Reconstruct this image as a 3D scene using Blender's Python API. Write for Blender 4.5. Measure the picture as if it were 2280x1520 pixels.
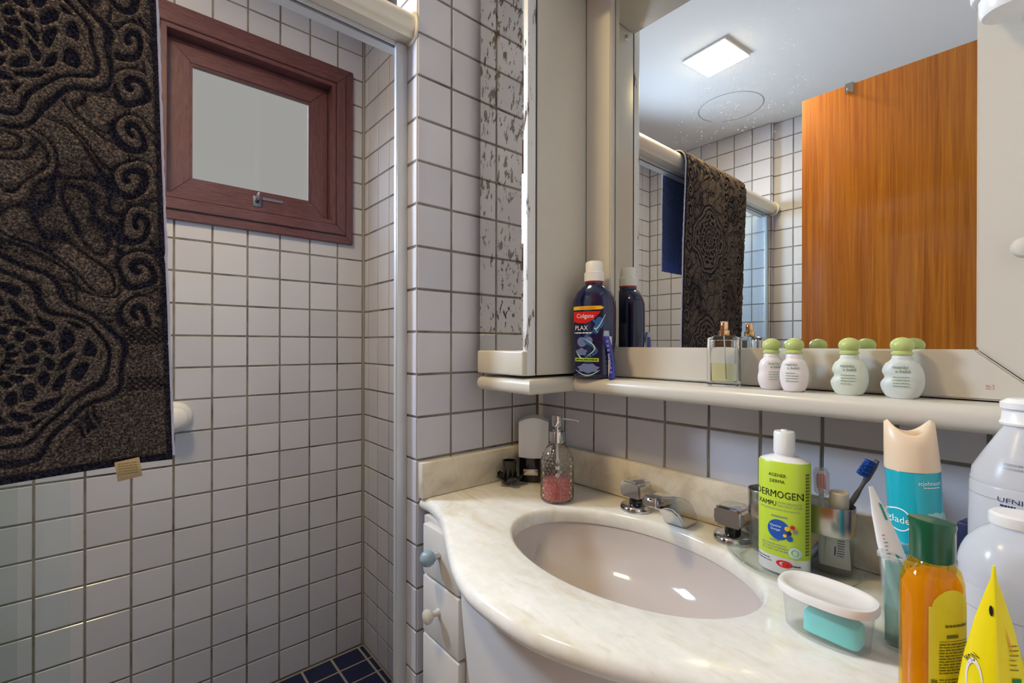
import bpy, bmesh, math, random
from math import sin, cos, pi, sqrt, atan2, radians
from mathutils import Vector, Matrix
import numpy as np

random.seed(7)
rng = np.random.default_rng(7)
for o in list(bpy.data.objects):
    bpy.data.objects.remove(o)
S = bpy.context.scene
COL = S.collection

# ------------------------------------------------------------------ camera
CAM = Vector((-.91983, -.95834, 1.1771))
YAW, PITCH, ROLL, FPX, SY = .8613, -.0006, .0023, 1025.8166, 7.6238
fw = Vector((cos(YAW)*cos(PITCH), sin(YAW)*cos(PITCH), sin(PITCH)))
rt = Vector((sin(YAW), -cos(YAW), 0)); up = rt.cross(fw)
r2 = rt*cos(ROLL)+up*sin(ROLL); u2 = up*cos(ROLL)-rt*sin(ROLL)
cd = bpy.data.cameras.new('camera'); cam = bpy.data.objects.new('camera', cd); COL.objects.link(cam)
cam.matrix_world = Matrix(((r2.x, u2.x, -fw.x, CAM.x), (r2.y, u2.y, -fw.y, CAM.y), (r2.z, u2.z, -fw.z, CAM.z), (0, 0, 0, 1)))
cd.sensor_width = 36; cd.lens = FPX/2280*36; cd.shift_y = SY/2280; cd.clip_start = .02
S.camera = cam

# ------------------------------------------------------------------ light and exposure
S.view_settings.view_transform = 'Standard'; S.view_settings.look = 'None'
S.view_settings.gamma = 1; S.view_settings.use_curve_mapping = False
S.view_settings.exposure = -0.18
W = bpy.data.worlds.new('sky'); S.world = W; W.use_nodes = True
W.node_tree.nodes['Background'].inputs[0].default_value = (.40, .395, .375, 1)
W.node_tree.nodes['Background'].inputs[1].default_value = 1.0
LED_COLOR = (1.0, .755, .375); LED_STRENGTH = 165.0
FILL_COLOR = (.80, .87, 1.0); FILL_POWER = 1.8; WIN_POWER = 46.0; SKY_COLOR = (.62, .78, 1.0); SKY_POWER = 150.0

def area(name, loc, rot, sx, sy, power, color):
    l = bpy.data.lights.new(name, 'AREA'); l.shape = 'RECTANGLE'; l.size = sx; l.size_y = sy
    l.energy = power; l.color = color
    o = bpy.data.objects.new(name, l); COL.objects.link(o); o.location = loc; o.rotation_euler = rot
    return o
def aim(o, p): o.rotation_euler = (Vector(p)-o.location).to_track_quat('-Z', 'Y').to_euler()
# bright daylight just outside the second shower window, the one behind the towel
win_ = area('window_daylight', (-1.235, .90, 1.885), (0, 0, 0), .42, .42, WIN_POWER, SKY_COLOR); aim(win_, (-1.02, -.20, 1.50)); win_.data.spread = radians(135)
# added fill lamp in the doorway behind the camera, lifts the right-hand counter items
# bright open sky high above the light well, reaching in through the shower window
sky = area('sky_daylight', (-1.9, 2.2, 3.1), (0, 0, 0), 2.2, 2.2, SKY_POWER, SKY_COLOR); aim(sky, (-.50, .70, 1.75))
area('doorway_fill', (-.80, -1.20, 1.15), (radians(90), 0, 0), .62, 1.9, FILL_POWER, FILL_COLOR)

# ------------------------------------------------------------------ materials
def mat(name, col, rough=.5, metal=0., spec=.5, coat=0., trans=0., ior=1.45, emit=None, estr=0., alpha=1., sss=0.):
    m = bpy.data.materials.new(name); m.use_nodes = True
    b = m.node_tree.nodes['Principled BSDF']; I = b.inputs
    I['Base Color'].default_value = (*col, 1); I['Roughness'].default_value = rough; I['Metallic'].default_value = metal
    I['Specular IOR Level'].default_value = spec; I['Coat Weight'].default_value = coat; I['Coat Roughness'].default_value = .08
    I['Transmission Weight'].default_value = trans; I['IOR'].default_value = ior; I['Alpha'].default_value = alpha
    if sss: I['Subsurface Weight'].default_value = sss; I['Subsurface Radius'].default_value = (.01, .01, .01)
    if emit: I['Emission Color'].default_value = (*emit, 1); I['Emission Strength'].default_value = estr
    return m
def nt(m): return m.node_tree.nodes, m.node_tree.links, m.node_tree.nodes['Principled BSDF']
def add(m, t, **k):
    n = m.node_tree.nodes.new(t)
    for a, v in k.items():
        if hasattr(n, a): setattr(n, a, v)
        else: n.inputs[a.replace('_', ' ')].default_value = v
    return n
def coords(m, scale=(1, 1, 1), kind='Object', rot=(0, 0, 0)):
    N, L, b = nt(m); tc = add(m, 'ShaderNodeTexCoord'); mp = add(m, 'ShaderNodeMapping')
    mp.inputs['Scale'].default_value = scale; mp.inputs['Rotation'].default_value = rot
    L.new(tc.outputs[kind], mp.inputs[0]); return mp.outputs[0]
def noise(m, vec, scale, detail=3, rough=.5, dist=0.):
    n = add(m, 'ShaderNodeTexNoise'); n.inputs['Scale'].default_value = scale; n.inputs['Detail'].default_value = detail
    n.inputs['Roughness'].default_value = rough; n.inputs['Distortion'].default_value = dist
    m.node_tree.links.new(vec, n.inputs['Vector']); return n.outputs['Fac']
def ramp(m, fac, stops):
    r = add(m, 'ShaderNodeValToRGB'); e = r.color_ramp.elements
    while len(e) < len(stops): e.new(.5)
    for i, (p, c) in enumerate(stops): e[i].position = p; e[i].color = (*c, 1)
    m.node_tree.links.new(fac, r.inputs[0]); return r.outputs[0]
def mixc(m, f, a, b_, mode='MIX'):
    n = add(m, 'ShaderNodeMix', data_type='RGBA', blend_type=mode); L = m.node_tree.links
    for s, v in ((0, f), (6, a), (7, b_)):
        if isinstance(v, (int, float)): n.inputs[s].default_value = v
        elif isinstance(v, tuple): n.inputs[s].default_value = (*v, 1)
        else: L.new(v, n.inputs[s])
    return n.outputs[2]
def bump(m, h, strength=.2, dist=.002):
    N, L, b = nt(m); n = add(m, 'ShaderNodeBump'); n.inputs['Strength'].default_value = strength; n.inputs['Distance'].default_value = dist
    L.new(h, n.inputs['Height']); L.new(n.outputs[0], b.inputs['Normal'])
def math_(m, op, a, b_=0.):
    n = add(m, 'ShaderNodeMath', operation=op)
    for i, v in ((0, a), (1, b_)):
        if isinstance(v, (int, float)): n.inputs[i].default_value = v
        else: m.node_tree.links.new(v, n.inputs[i])
    return n.outputs[0]
def clear(name, tint=(1, 1, 1), ior=1.45, rough=.0, milk=0., milkcol=(.8, .82, .85)):
    """thin clear sheet: tinted see-through plus fresnel gloss, optionally milky"""
    m = bpy.data.materials.new(name); m.use_nodes = True; N, L = m.node_tree.nodes, m.node_tree.links
    N.remove(N['Principled BSDF']); out = N['Material Output']
    tr = add(m, 'ShaderNodeBsdfTransparent'); tr.inputs[0].default_value = (*tint, 1)
    gl = add(m, 'ShaderNodeBsdfGlossy'); gl.inputs['Roughness'].default_value = rough
    fr0 = add(m, 'ShaderNodeFresnel'); fr0.inputs[0].default_value = ior
    ge = add(m, 'ShaderNodeNewGeometry'); inv_ = add(m, 'ShaderNodeMath', operation='SUBTRACT'); inv_.inputs[0].default_value = 1; L.new(ge.outputs['Backfacing'], inv_.inputs[1])
    fr = add(m, 'ShaderNodeMath', operation='MULTIPLY'); L.new(fr0.outputs[0], fr.inputs[0]); L.new(inv_.outputs[0], fr.inputs[1])
    base = tr.outputs[0]
    if milk > 0:
        d = add(m, 'ShaderNodeBsdfDiffuse'); d.inputs[0].default_value = (*milkcol, 1)
        t2 = add(m, 'ShaderNodeBsdfTranslucent'); t2.inputs[0].default_value = (*milkcol, 1)
        a = add(m, 'ShaderNodeMixShader'); a.inputs[0].default_value = .5
        L.new(d.outputs[0], a.inputs[1]); L.new(t2.outputs[0], a.inputs[2])
        mm = add(m, 'ShaderNodeMixShader'); mm.inputs[0].default_value = milk
        L.new(base, mm.inputs[1]); L.new(a.outputs[0], mm.inputs[2]); base = mm.outputs[0]
    mx = add(m, 'ShaderNodeMixShader'); L.new(fr.outputs[0], mx.inputs[0]); L.new(base, mx.inputs[1]); L.new(gl.outputs[0], mx.inputs[2])
    L.new(mx.outputs[0], out.inputs[0]); return m

M = {}
# glazed lilac-white wall tile
m = M['tile'] = mat('glazed_tile', (.70, .67, .68), .16, spec=.5)
N, L, b = nt(m); oi = add(m, 'ShaderNodeObjectInfo')
c = ramp(m, oi.outputs['Random'], [(0, (.515, .52, .585)), (.5, (.56, .565, .63)), (1, (.59, .595, .655))])
v = coords(m); dirt = noise(m, v, 30, 4)
L.new(mixc(m, math_(m, 'MULTIPLY', dirt, .12), c, (.45, .42, .40)), b.inputs['Base Color'])
bump(m, noise(m, v, 14, 2), .06, .01)
m = M['grout'] = mat('tile_grout', (.14, .125, .11), .9)
N, L, b = nt(m); L.new(ramp(m, noise(m, coords(m), 9, 5, .7), [(.3, (.085, .08, .078)), (.5, (.21, .19, .165)), (.8, (.34, .31, .26))]), b.inputs['Base Color'])
m = M['grout_light'] = mat('floor_grout', (.42, .38, .31), .9)
m = M['caulk'] = mat('corner_caulk', (.40, .37, .34), .6)
m = M['floor_tile'] = mat('blue_floor_tile', (.02, .03, .12), .3)
N, L, b = nt(m); L.new(ramp(m, noise(m, coords(m), 160, 4, .7), [(.35, (.006, .008, .032)), (.6, (.016, .024, .095)), (.75, (.04, .06, .16))]), b.inputs['Base Color'])
m = M['plaster'] = mat('ceiling_paint', (.70, .70, .70), .85)
m = M['wallpaint'] = mat('wall_paint', (.80, .78, .75), .8)
# mahogany window wood
m = M['mahogany'] = mat('mahogany', (.15, .05, .045), .35, coat=.3)
N, L, b = nt(m); g = noise(m, coords(m, (6, 30, 60)), 3, 5, .6, 1.2)
L.new(ramp(m, g, [(.3, (.075, .028, .031)), (.55, (.128, .048, .050)), (.75, (.170, .070, .066))]), b.inputs['Base Color'])
m = M['mahogany_v'] = mat('mahogany_upright', (.15, .05, .045), .35, coat=.3)
N, L, b = nt(m); g = noise(m, coords(m, (60, 30, 6)), 3, 5, .6, 1.2)
L.new(ramp(m, g, [(.3, (.075, .028, .031)), (.55, (.128, .048, .050)), (.75, (.170, .070, .066))]), b.inputs['Base Color'])
# orange veneer of the door
m = M['door'] = mat('varnished_veneer', (.5, .17, .02), .28, coat=.5)
N, L, b = nt(m); g = noise(m, coords(m, (1, 26, .55)), 3.2, 6, .62, .7); g2 = noise(m, coords(m, (1, 160, 2.0)), 3, 3)
c = ramp(m, g, [(.28, (.30, .070, .003)), (.48, (.56, .165, .007)), (.62, (.70, .25, .012)), (.8, (.85, .38, .035))])
L.new(mixc(m, .35, c, ramp(m, g2, [(.3, (.30, .08, .004)), (.7, (.75, .29, .018))])), b.inputs['Base Color'])
M['lacquer'] = mat('cream_lacquer', (.58, .545, .475), .32, coat=.2)
m = M['lacquer']; bump(m, noise(m, coords(m), 40, 2), .03, .004)
m = M['stile'] = mat('chipped_white_lacquer', (.72, .72, .72), .3)
N, L, b = nt(m); L.new(ramp(m, noise(m, coords(m, (1, 1, .25)), 60, 5, .6), [(.60, (.74, .74, .74)), (.66, (.12, .09, .06))]), b.inputs['Base Color'])
M['lacquer_white'] = mat('white_lacquer', (.66, .64, .62), .35)
M['dark'] = mat('dark_gap', (.012, .012, .014), .6)
M['black'] = mat('black_plastic', (.008, .008, .009), .18, coat=.3)
M['white'] = mat('white_plastic', (.80, .80, .80), .3)
M['offwhite'] = mat('warm_white_plastic', (.78, .72, .64), .3)
M['ceramic'] = mat('beige_ceramic', (.56, .50, .47), .07, coat=.5)
M['chrome'] = mat('chrome', (.62, .62, .63), .06, metal=1)
M['steel'] = mat('brushed_steel', (.56, .53, .49), .25, metal=1)
M['gold'] = mat('rose_gold', (.85, .52, .30), .12, metal=1)
m = M['alu'] = mat('anodised_aluminium', (.70, .66, .58), .36, metal=.35)
M['alu_white'] = mat('pale_aluminium', (.58, .59, .61), .35, metal=.4)
M['rubber'] = mat('dark_rubber', (.02, .045, .05), .4)
M['glass'] = clear('shower_glass', (.93, .972, .978))
M['pane'] = clear('window_pane', (.97, .97, .97), ior=1.3)
M['mirror'] = mat('mirror_silver', (.86, .88, .86), .0, metal=1)
# mirror with dust and dried splashes around one area
m = M['mirror_dusty'] = mat('mirror_with_dust', (.86, .88, .86), .0, metal=1)
N, L, b = nt(m); out = N['Material Output']
tc = add(m, 'ShaderNodeTexCoord'); sub = add(m, 'ShaderNodeVectorMath', operation='DISTANCE'); sub.inputs[1].default_value = (-.034, -.585, 1.66)
mp = add(m, 'ShaderNodeMapping'); mp.inputs['Scale'].default_value = (1, 1, 1); L.new(tc.outputs['Object'], mp.inputs[0]); L.new(mp.outputs[0], sub.inputs[0])
fall = ramp(m, sub.outputs['Value'], [(.0, (1, 1, 1)), (.17, (0, 0, 0))])
vo = add(m, 'ShaderNodeTexVoronoi'); vo.inputs['Scale'].default_value = 150; L.new(tc.outputs['Object'], vo.inputs['Vector'])
sp = ramp(m, vo.outputs['Distance'], [(.12, (1, 1, 1)), (.24, (0, 0, 0))])
big = ramp(m, noise(m, tc.outputs['Object'], 26, 4, .6), [(.44, (0, 0, 0)), (.56, (1, 1, 1))])
spots = math_(m, 'MULTIPLY', math_(m, 'MULTIPLY', fall, sp), big)
haze = math_(m, 'MULTIPLY', math_(m, 'MULTIPLY', fall, noise(m, tc.outputs['Object'], 14, 5, .65)), .06)
f = math_(m, 'ADD', math_(m, 'MULTIPLY', spots, .95), haze)
d = add(m, 'ShaderNodeBsdfDiffuse'); d.inputs[0].default_value = (.85, .8, .68, 1)
mx = add(m, 'ShaderNodeMixShader'); L.new(f, mx.inputs[0]); L.new(b.outputs[0], mx.inputs[1]); L.new(d.outputs[0], mx.inputs[2]); L.new(mx.outputs[0], out.inputs[0])
# old mirror with desilvered black spots
m = M['mirror_aged'] = mat('aged_mirror', (.80, .79, .74), .015, metal=1)
N, L, b = nt(m); out = N['Material Output']
tc = add(m, 'ShaderNodeTexCoord')
n1 = noise(m, coords(m, (1, 1, .5)), 75, 5, .62, .5); n2 = noise(m, coords(m, (1, 1, .7)), 12, 3, .6)
sx = add(m, 'ShaderNodeSeparateXYZ'); L.new(tc.outputs['Object'], sx.inputs[0])
low = ramp(m, sx.outputs['Z'], [(0, (0, 0, 0)), (.035, (0, 0, 0)), (.06, (1, 1, 1)), (.25, (.7, .7, .7)), (.6, (.75, .75, .75)), (1, (1, 1, 1))])
k = math_(m, 'ADD', n1, math_(m, 'MULTIPLY', math_(m, 'SUBTRACT', n2, .5), .55))
mask = math_(m, 'MULTIPLY', ramp(m, k, [(.575, (0, 0, 0)), (.605, (1, 1, 1))]), low)
d = add(m, 'ShaderNodeBsdfDiffuse'); d.inputs[0].default_value = (.045, .032, .022, 1)
mx = add(m, 'ShaderNodeMixShader'); L.new(mask, mx.inputs[0]); L.new(b.outputs[0], mx.inputs[1]); L.new(d.outputs[0], mx.inputs[2]); L.new(mx.outputs[0], out.inputs[0])
# marble with honey and green veins
m = M['marble'] = mat('veined_marble', (.8, .78, .72), .12, coat=.3)
N, L, b = nt(m)
v1 = noise(m, coords(m, (2.2, .55, 1), rot=(0, 0, radians(-38))), 5.5, 6, .62, 1.6)
v2 = noise(m, coords(m, (3.2, .5, 1), rot=(0, 0, radians(-32))), 9, 6, .68, 2.0)
fine = noise(m, coords(m), 55, 5, .65)
c = ramp(m, v1, [(.28, (.66, .58, .42)), (.40, (.77, .745, .665)), (.52, (.84, .835, .805)), (.70, (.79, .795, .77))])
bl_ = noise(m, coords(m, (1.5, .8, 1), rot=(0, 0, radians(-35))), 7.5, 5, .6, 1.2)
c = mixc(m, math_(m, 'MULTIPLY', ramp(m, bl_, [(.58, (0, 0, 0)), (.72, (1, 1, 1))]), .5), c, (.66, .60, .37))
c = mixc(m, math_(m, 'MULTIPLY', ramp(m, v2, [(.60, (0, 0, 0)), (.74, (1, 1, 1))]), .55), c, (.66, .57, .34))
c = mixc(m, math_(m, 'MULTIPLY', ramp(m, noise(m, coords(m, (3, .8, 1), rot=(0, 0, radians(-35))), 12, 4, .6, 1), [(.64, (0, 0, 0)), (.74, (1, 1, 1))]), .5), c, (.50, .53, .28))
tc = add(m, 'ShaderNodeTexCoord'); sx = add(m, 'ShaderNodeSeparateXYZ'); L.new(tc.outputs['Object'], sx.inputs[0])
# yellow lamplight along the wall edge, behind the basin, painted into the stone
mr = add(m, 'ShaderNodeMapRange'); mr.inputs[1].default_value = -.22; mr.inputs[2].default_value = -.06; L.new(math_(m, 'ADD', sx.outputs['X'], math_(m, 'MULTIPLY', math_(m, 'SUBTRACT', v1, .5), .35)), mr.inputs[0])
c = mixc(m, math_(m, 'MULTIPLY', mr.outputs[0], .32), c, (.68, .56, .32))
cl2 = noise(m, coords(m, (1.6, .7, 1), rot=(0, 0, radians(-35))), 24, 5, .65, .8)
c = mixc(m, math_(m, 'MULTIPLY', ramp(m, cl2, [(.42, (1, 1, 1)), (.60, (0, 0, 0))]), .22), c, (.64, .62, .55))
L.new(mixc(m, .12, c, ramp(m, fine, [(.35, (.55, .52, .45)), (.65, (.9, .9, .88))])), b.inputs['Base Color'])
m = M['marble_splash'] = mat('veined_marble_upstand', (.66, .60, .48), .2)
N, L, b = nt(m); L.new(ramp(m, noise(m, coords(m), 9, 6, .65, 1.2), [(.3, (.50, .43, .33)), (.5, (.66, .60, .48)), (.7, (.74, .69, .58))]), b.inputs['Base Color'])

# ------------------------------------------------------------------ mesh helpers
def link(name, me, m=None, parent=None, smooth=False):
    if m is not None and not me.materials: me.materials.append(M[m] if isinstance(m, str) else m)
    if smooth:
        me.polygons.foreach_set('use_smooth', [True]*len(me.polygons))
    o = bpy.data.objects.new(name, me); COL.objects.link(o)
    if parent: o.parent = parent
    return o
def obj(name, V, F, m, parent=None, smooth=False):
    me = bpy.data.meshes.new(name); me.from_pydata([tuple(v) for v in V], [], F); me.update()
    return link(name, me, m, parent, smooth)
def from_bm(name, bm, m, parent=None, smooth=False):
    me = bpy.data.meshes.new(name); bmesh.ops.recalc_face_normals(bm, faces=bm.faces); bm.to_mesh(me); bm.free()
    return link(name, me, m, parent, smooth)
def sharp(o, ang=35):
    me = o.data; me.polygons.foreach_set('use_smooth', [True]*len(me.polygons))
    bm = bmesh.new(); bm.from_mesh(me)
    for e in bm.edges:
        e.smooth = not (len(e.link_faces) == 2 and e.calc_face_angle(0) > radians(ang))
    bm.to_mesh(me); bm.free(); return o
def empty(name, loc, rz=0.):
    o = bpy.data.objects.new(name, None); COL.objects.link(o); o.location = loc; o.rotation_euler = (0, 0, rz); o.empty_display_size = .05
    return o
def tag(o, label=None, cat=None, group=None, kind=None):
    for k_, v_ in (('label', label), ('category', cat), ('group', group), ('kind', kind)):
        if v_: o[k_] = v_
    return o
def thing(name, label, cat, loc, rz=0., group=None): return tag(empty(name, loc, rz), label, cat, group)
def bx(bm, x0, x1, y0, y1, z0, z1, bev=0., seg=2):
    r = bmesh.ops.create_cube(bm, size=1)
    for v_ in r['verts']:
        v_.co = Vector(((x0+x1)/2+v_.co.x*(x1-x0), (y0+y1)/2+v_.co.y*(y1-y0), (z0+z1)/2+v_.co.z*(z1-z0)))
    if bev:
        es = list({e for v_ in r['verts'] for e in v_.link_edges})
        bmesh.ops.bevel(bm, geom=es, offset=bev, segments=seg, profile=.5, affect='EDGES')
def box(name, x0, x1, y0, y1, z0, z1, m, parent=None, bev=0., seg=2):
    bm = bmesh.new(); bx(bm, x0, x1, y0, y1, z0, z1, bev, seg)
    o = from_bm(name, bm, m, parent)
    return sharp(o) if bev else o
def loft(rings, c0=True, c1=True):
    n = len(rings[0]); V = [p for r in rings for p in r]; F = []
    for i in range(len(rings)-1):
        for j in range(n):
            k_ = (j+1) % n; F.append((i*n+j, i*n+k_, (i+1)*n+k_, (i+1)*n+j))
    if c0: F.append(tuple(range(n-1, -1, -1)))
    if c1: F.append(tuple((len(rings)-1)*n+j for j in range(n)))
    return V, F
def se(a, b_, n=2., N=40, cx=0., cy=0.):
    out = []
    for i in range(N):
        t = 2*pi*i/N; c_, s_ = cos(t), sin(t)
        out.append((cx+a*math.copysign(abs(c_)**(2/n), c_), cy+b_*math.copysign(abs(s_)**(2/n), s_)))
    return out
def stack(prof, N=40, n=2.):
    """prof: (a, b, z[, cx, cy[, n]])"""
    R = []
    for p in prof:
        a, b_, z = p[:3]; cx, cy = (p[3], p[4]) if len(p) > 4 else (0, 0); nn = p[5] if len(p) > 5 else n
        R.append([(x, y, z) for x, y in se(a, b_, nn, N, cx, cy)])
    return R
def body(name, prof, m, parent=None, N=40, n=2., c0=True, c1=True, ang=50):
    V, F = loft(stack(prof, N, n), c0, c1); return sharp(obj(name, V, F, m, parent), ang)
def tube(name, pts, r, m, parent=None, N=12):
    P = [Vector(p) for p in pts]; R = []
    rr = r if isinstance(r, (list, tuple)) else [r]*len(P)
    u = None
    for i, p in enumerate(P):
        t = (P[min(i+1, len(P)-1)]-P[max(i-1, 0)]).normalized()
        a = Vector((0, 0, 1)) if abs(t.z) < .9 else Vector((1, 0, 0))
        u = (a-t*a.dot(t)).normalized() if u is None else (u-t*u.dot(t)).normalized()
        w = t.cross(u)
        R.append([p+(u*cos(2*pi*j/N)+w*sin(2*pi*j/N))*rr[i] for j in range(N)])
    V, F = loft(R); return sharp(obj(name, V, F, m, parent), 50)
def prism(bm, poly, fn0, fn1):
    """closed prism between two maps of one 2-D polygon"""
    a = [bm.verts.new(fn0(*p)) for p in poly]; c_ = [bm.verts.new(fn1(*p)) for p in poly]
    n = len(poly); bm.faces.new(a[::-1]); bm.faces.new(c_)
    for i in range(n): bm.faces.new((a[i], a[(i+1) % n], c_[(i+1) % n], c_[i]))
def extrude_obj(name, poly, f0, f1, m, parent=None, bev=0.):
    bm = bmesh.new(); prism(bm, poly, f0, f1)
    bmesh.ops.recalc_face_normals(bm, faces=bm.faces)
    if bev: bmesh.ops.bevel(bm, geom=[e for e in bm.edges if e.calc_face_angle(0) > .6], offset=bev, segments=2, affect='EDGES')
    o = from_bm(name, bm, m, parent); return sharp(o, 40)

# printing on surfaces: 2-D shapes in local x/z laid on the front surface y = surf(x, z)
def text_geo(s, size, align='CENTER', xs=1.):
    cu = bpy.data.curves.new('text', 'FONT'); cu.body = s; cu.size = size; cu.align_x = align; cu.resolution_u = 2
    o = bpy.data.objects.new('text', cu); me = o.to_mesh()
    V = [(v_.co.x*xs, v_.co.y) for v_ in me.vertices]; F = [tuple(p.vertices) for p in me.polygons]
    o.to_mesh_clear(); bpy.data.objects.remove(o); bpy.data.curves.remove(cu)
    return V, F
class Print:
    def __init__(self, surf): self.V, self.F, self.surf = [], [], surf
    def put(self, V, F, off=.0005):
        b0 = len(self.V)
        self.V += [(x, self.surf(x, z)-off, z) for x, z in V]; self.F += [tuple(i+b0 for i in f_) for f_ in F]; return self
    def text(self, s, x, z, size, off=.0006, align='CENTER', xs=1., rot=0.):
        V, F = text_geo(s, size, align, xs); c_, s_ = cos(rot), sin(rot)
        return self.put([(x+a*c_-b_*s_, z+a*s_+b_*c_) for a, b_ in V], F, off)
    def rect(self, x0, x1, z0, z1, off=.0004, n=14, nz=1):
        V = [(x0+(x1-x0)*i/n, z0+(z1-z0)*j/nz) for j in range(nz+1) for i in range(n+1)]
        F = [(j*(n+1)+i, j*(n+1)+i+1, (j+1)*(n+1)+i+1, (j+1)*(n+1)+i) for j in range(nz) for i in range(n)]
        return self.put(V, F, off)
    def blob(self, cx, cz, a, b_, off=.0004, n=28, rings=3, fn=None, hole=0.):
        V, F = [], []
        for j in range(rings+1):
            q = hole+(1-hole)*j/rings
            for i in range(n):
                t = 2*pi*i/n; k_ = fn(t) if fn else 1.
                V.append((cx+a*q*k_*cos(t), cz+b_*q*k_*sin(t)))
        for j in range(rings):
            for i in range(n): F.append((j*n+i, j*n+(i+1) % n, (j+1)*n+(i+1) % n, (j+1)*n+i))
        return self.put(V, F, off)
    def lines(self, x0, x1, z, n, dz, h, off=.0005, gap=.3):
        """rows of illegible small print as broken bars"""
        for i in range(n):
            x = x0
            xe = x1-(random.random()*.3*(x1-x0) if random.random() < .3 else 0)
            while x < xe:
                w = min((.05+random.random()*.16)*(x1-x0), xe-x)
                self.rect(x, x+w, z-i*dz, z-i*dz+h, off, 3); x += w+.03*(x1-x0)
        return self
    def done(self, name, m, parent): return obj(name, self.V, self.F, m, parent)
def cyl_surf(a, b_, n=2.): return lambda x, z: -b_*max(0., 1-min(1., abs(x/a))**n)**(1/n)
def ink(name, col, rough=.4): M[name] = mat(name, col, rough); return name
ink('ink_black', (.01, .012, .012)); ink('ink_white', (.85, .85, .85)); ink('ink_red', (.65, .012, .012)); ink('ink_yellow', (.85, .52, .02))
ink('ink_blue', (.012, .09, .42)); ink('ink_navy', (.012, .014, .07)); ink('ink_green', (.05, .16, .05)); ink('ink_lime', (.36, .55, .02)); ink('ink_aqua', (.10, .30, .50))
ink('ink_gray', (.25, .26, .27)); ink('ink_pale', (.50, .72, .66)); ink('ink_olive', (.20, .17, .01))

# ------------------------------------------------------------------ tiles
G = .0054
_tc = {}
def tile_mesh(w, h, m='tile', d=.006, ch=.0014):
    key = (round(w, 4), round(h, 4), m, d)
    if key in _tc: return _tc[key]
    V, F = [], []
    for z, i in ((0, 0), (d-ch, 0), (d, ch)):
        V += [(-w/2+i, -h/2+i, z), (w/2-i, -h/2+i, z), (w/2-i, h/2-i, z), (-w/2+i, h/2-i, z)]
    for r_ in range(2):
        for j in range(4): k_ = (j+1) % 4; F.append((r_*4+j, r_*4+k_, r_*4+4+k_, r_*4+4+j))
    F.append((8, 9, 10, 11))
    me = bpy.data.meshes.new('tile'); me.from_pydata(V, [], F); me.materials.append(M[m]); _tc[key] = me
    return me
def tiles(parent, O, U, V_, us, vs, skip=None, name='tile', m='tile', d=.006, gap=G, far=None):
    """lay tiles on plane O + u U + v V_, grid lines us, vs; tile faces at plane O. Pieces past the limit go to one stuff mesh"""
    O, U, V_ = Vector(O), Vector(U), Vector(V_); Nn = U.cross(V_)
    base = Matrix(((U.x, V_.x, Nn.x, 0), (U.y, V_.y, Nn.y, 0), (U.z, V_.z, Nn.z, 0), (0, 0, 0, 1)))
    rest = bmesh.new(); nrest = 0; inv = parent.matrix_world.inverted()
    for i in range(len(us)-1):
        for j in range(len(vs)-1):
            u0, u1, w0, w1 = us[i], us[i+1], vs[j], vs[j+1]
            rects = clips([(u0, u1, w0, w1)], skip or [])
            if len(rects) == 2 and skip:
                h_ = next(h for h in skip if len(clip(u0, u1, w0, w1, h)) == 2)
                a0, a1, b0, b1 = u0+gap/2, u1-gap/2, w0+gap/2, w1-gap/2
                cu_, cv_ = (h_[0] if u0 < h_[0] < u1 else h_[1]), (h_[2] if w0 < h_[2] < w1 else h_[3])
                su, sv_ = (u0 < h_[0] < u1), (w0 < h_[2] < w1)
                eu, ku = (a1, a0) if su else (a0, a1); ev, kv = (b1, b0) if sv_ else (b0, b1)
                poly = [(ku, kv), (eu, kv), (eu, cv_), (cu_, cv_), (cu_, ev), (ku, ev)]
                f0 = lambda a, c: tuple(O+U*a+V_*c-Nn*d); f1 = lambda a, c: tuple(O+U*a+V_*c)
                bm_ = bmesh.new(); prism(bm_, poly, f0, f1); from_bm(name, bm_, m, parent); continue
            for (a0, a1, b0, b1) in rects:
                w, h = a1-a0-gap, b1-b0-gap
                if w < .006 or h < .006: continue
                p = O+U*((a0+a1)/2)+V_*((b0+b1)/2)-Nn*(d-random.uniform(-.0002, .0003))
                R = Matrix.Rotation(random.gauss(0, .0022), 4, 'X') @ Matrix.Rotation(random.gauss(0, .0022), 4, 'Y')
                mw = Matrix.Translation(p) @ base @ R
                me = tile_mesh(w, h, m, d)
                if far and far((a0+a1)/2, (b0+b1)/2):
                    k0 = len(rest.verts); rest.from_mesh(me); rest.verts.ensure_lookup_table()
                    for v_ in rest.verts[k0:]: v_.co = mw @ v_.co
                    nrest += 1; continue
                o = bpy.data.objects.new(name, me); COL.objects.link(o); o.parent = parent; o.matrix_local = mw
    if nrest: tag(from_bm(name+'_field', rest, m, parent), kind='stuff')
    else: rest.free()
def clip(u0, u1, v0, v1, hole):
    """cut a rectangular hole out of a tile; returns the remaining rectangles"""
    hu0, hu1, hv0, hv1 = hole
    if u1 <= hu0 or u0 >= hu1 or v1 <= hv0 or v0 >= hv1: return [(u0, u1, v0, v1)]
    out = []
    if u0 < hu0: out.append((u0, hu0, v0, v1))
    if u1 > hu1: out.append((hu1, u1, v0, v1))
    c0, c1 = max(u0, hu0), min(u1, hu1)
    if v0 < hv0: out.append((c0, c1, v0, hv0))
    if v1 > hv1: out.append((c0, c1, hv1, v1))
    return out
def clips(L_, holes):
    for h_ in holes: L_ = [q for r_ in L_ for q in clip(*r_, h_)]
    return L_
def grid(a, b_, first, p=.1):
    g_ = [a]; x = first
    while x < b_-.004: g_.append(x); x += p
    return g_+[b_]

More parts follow.
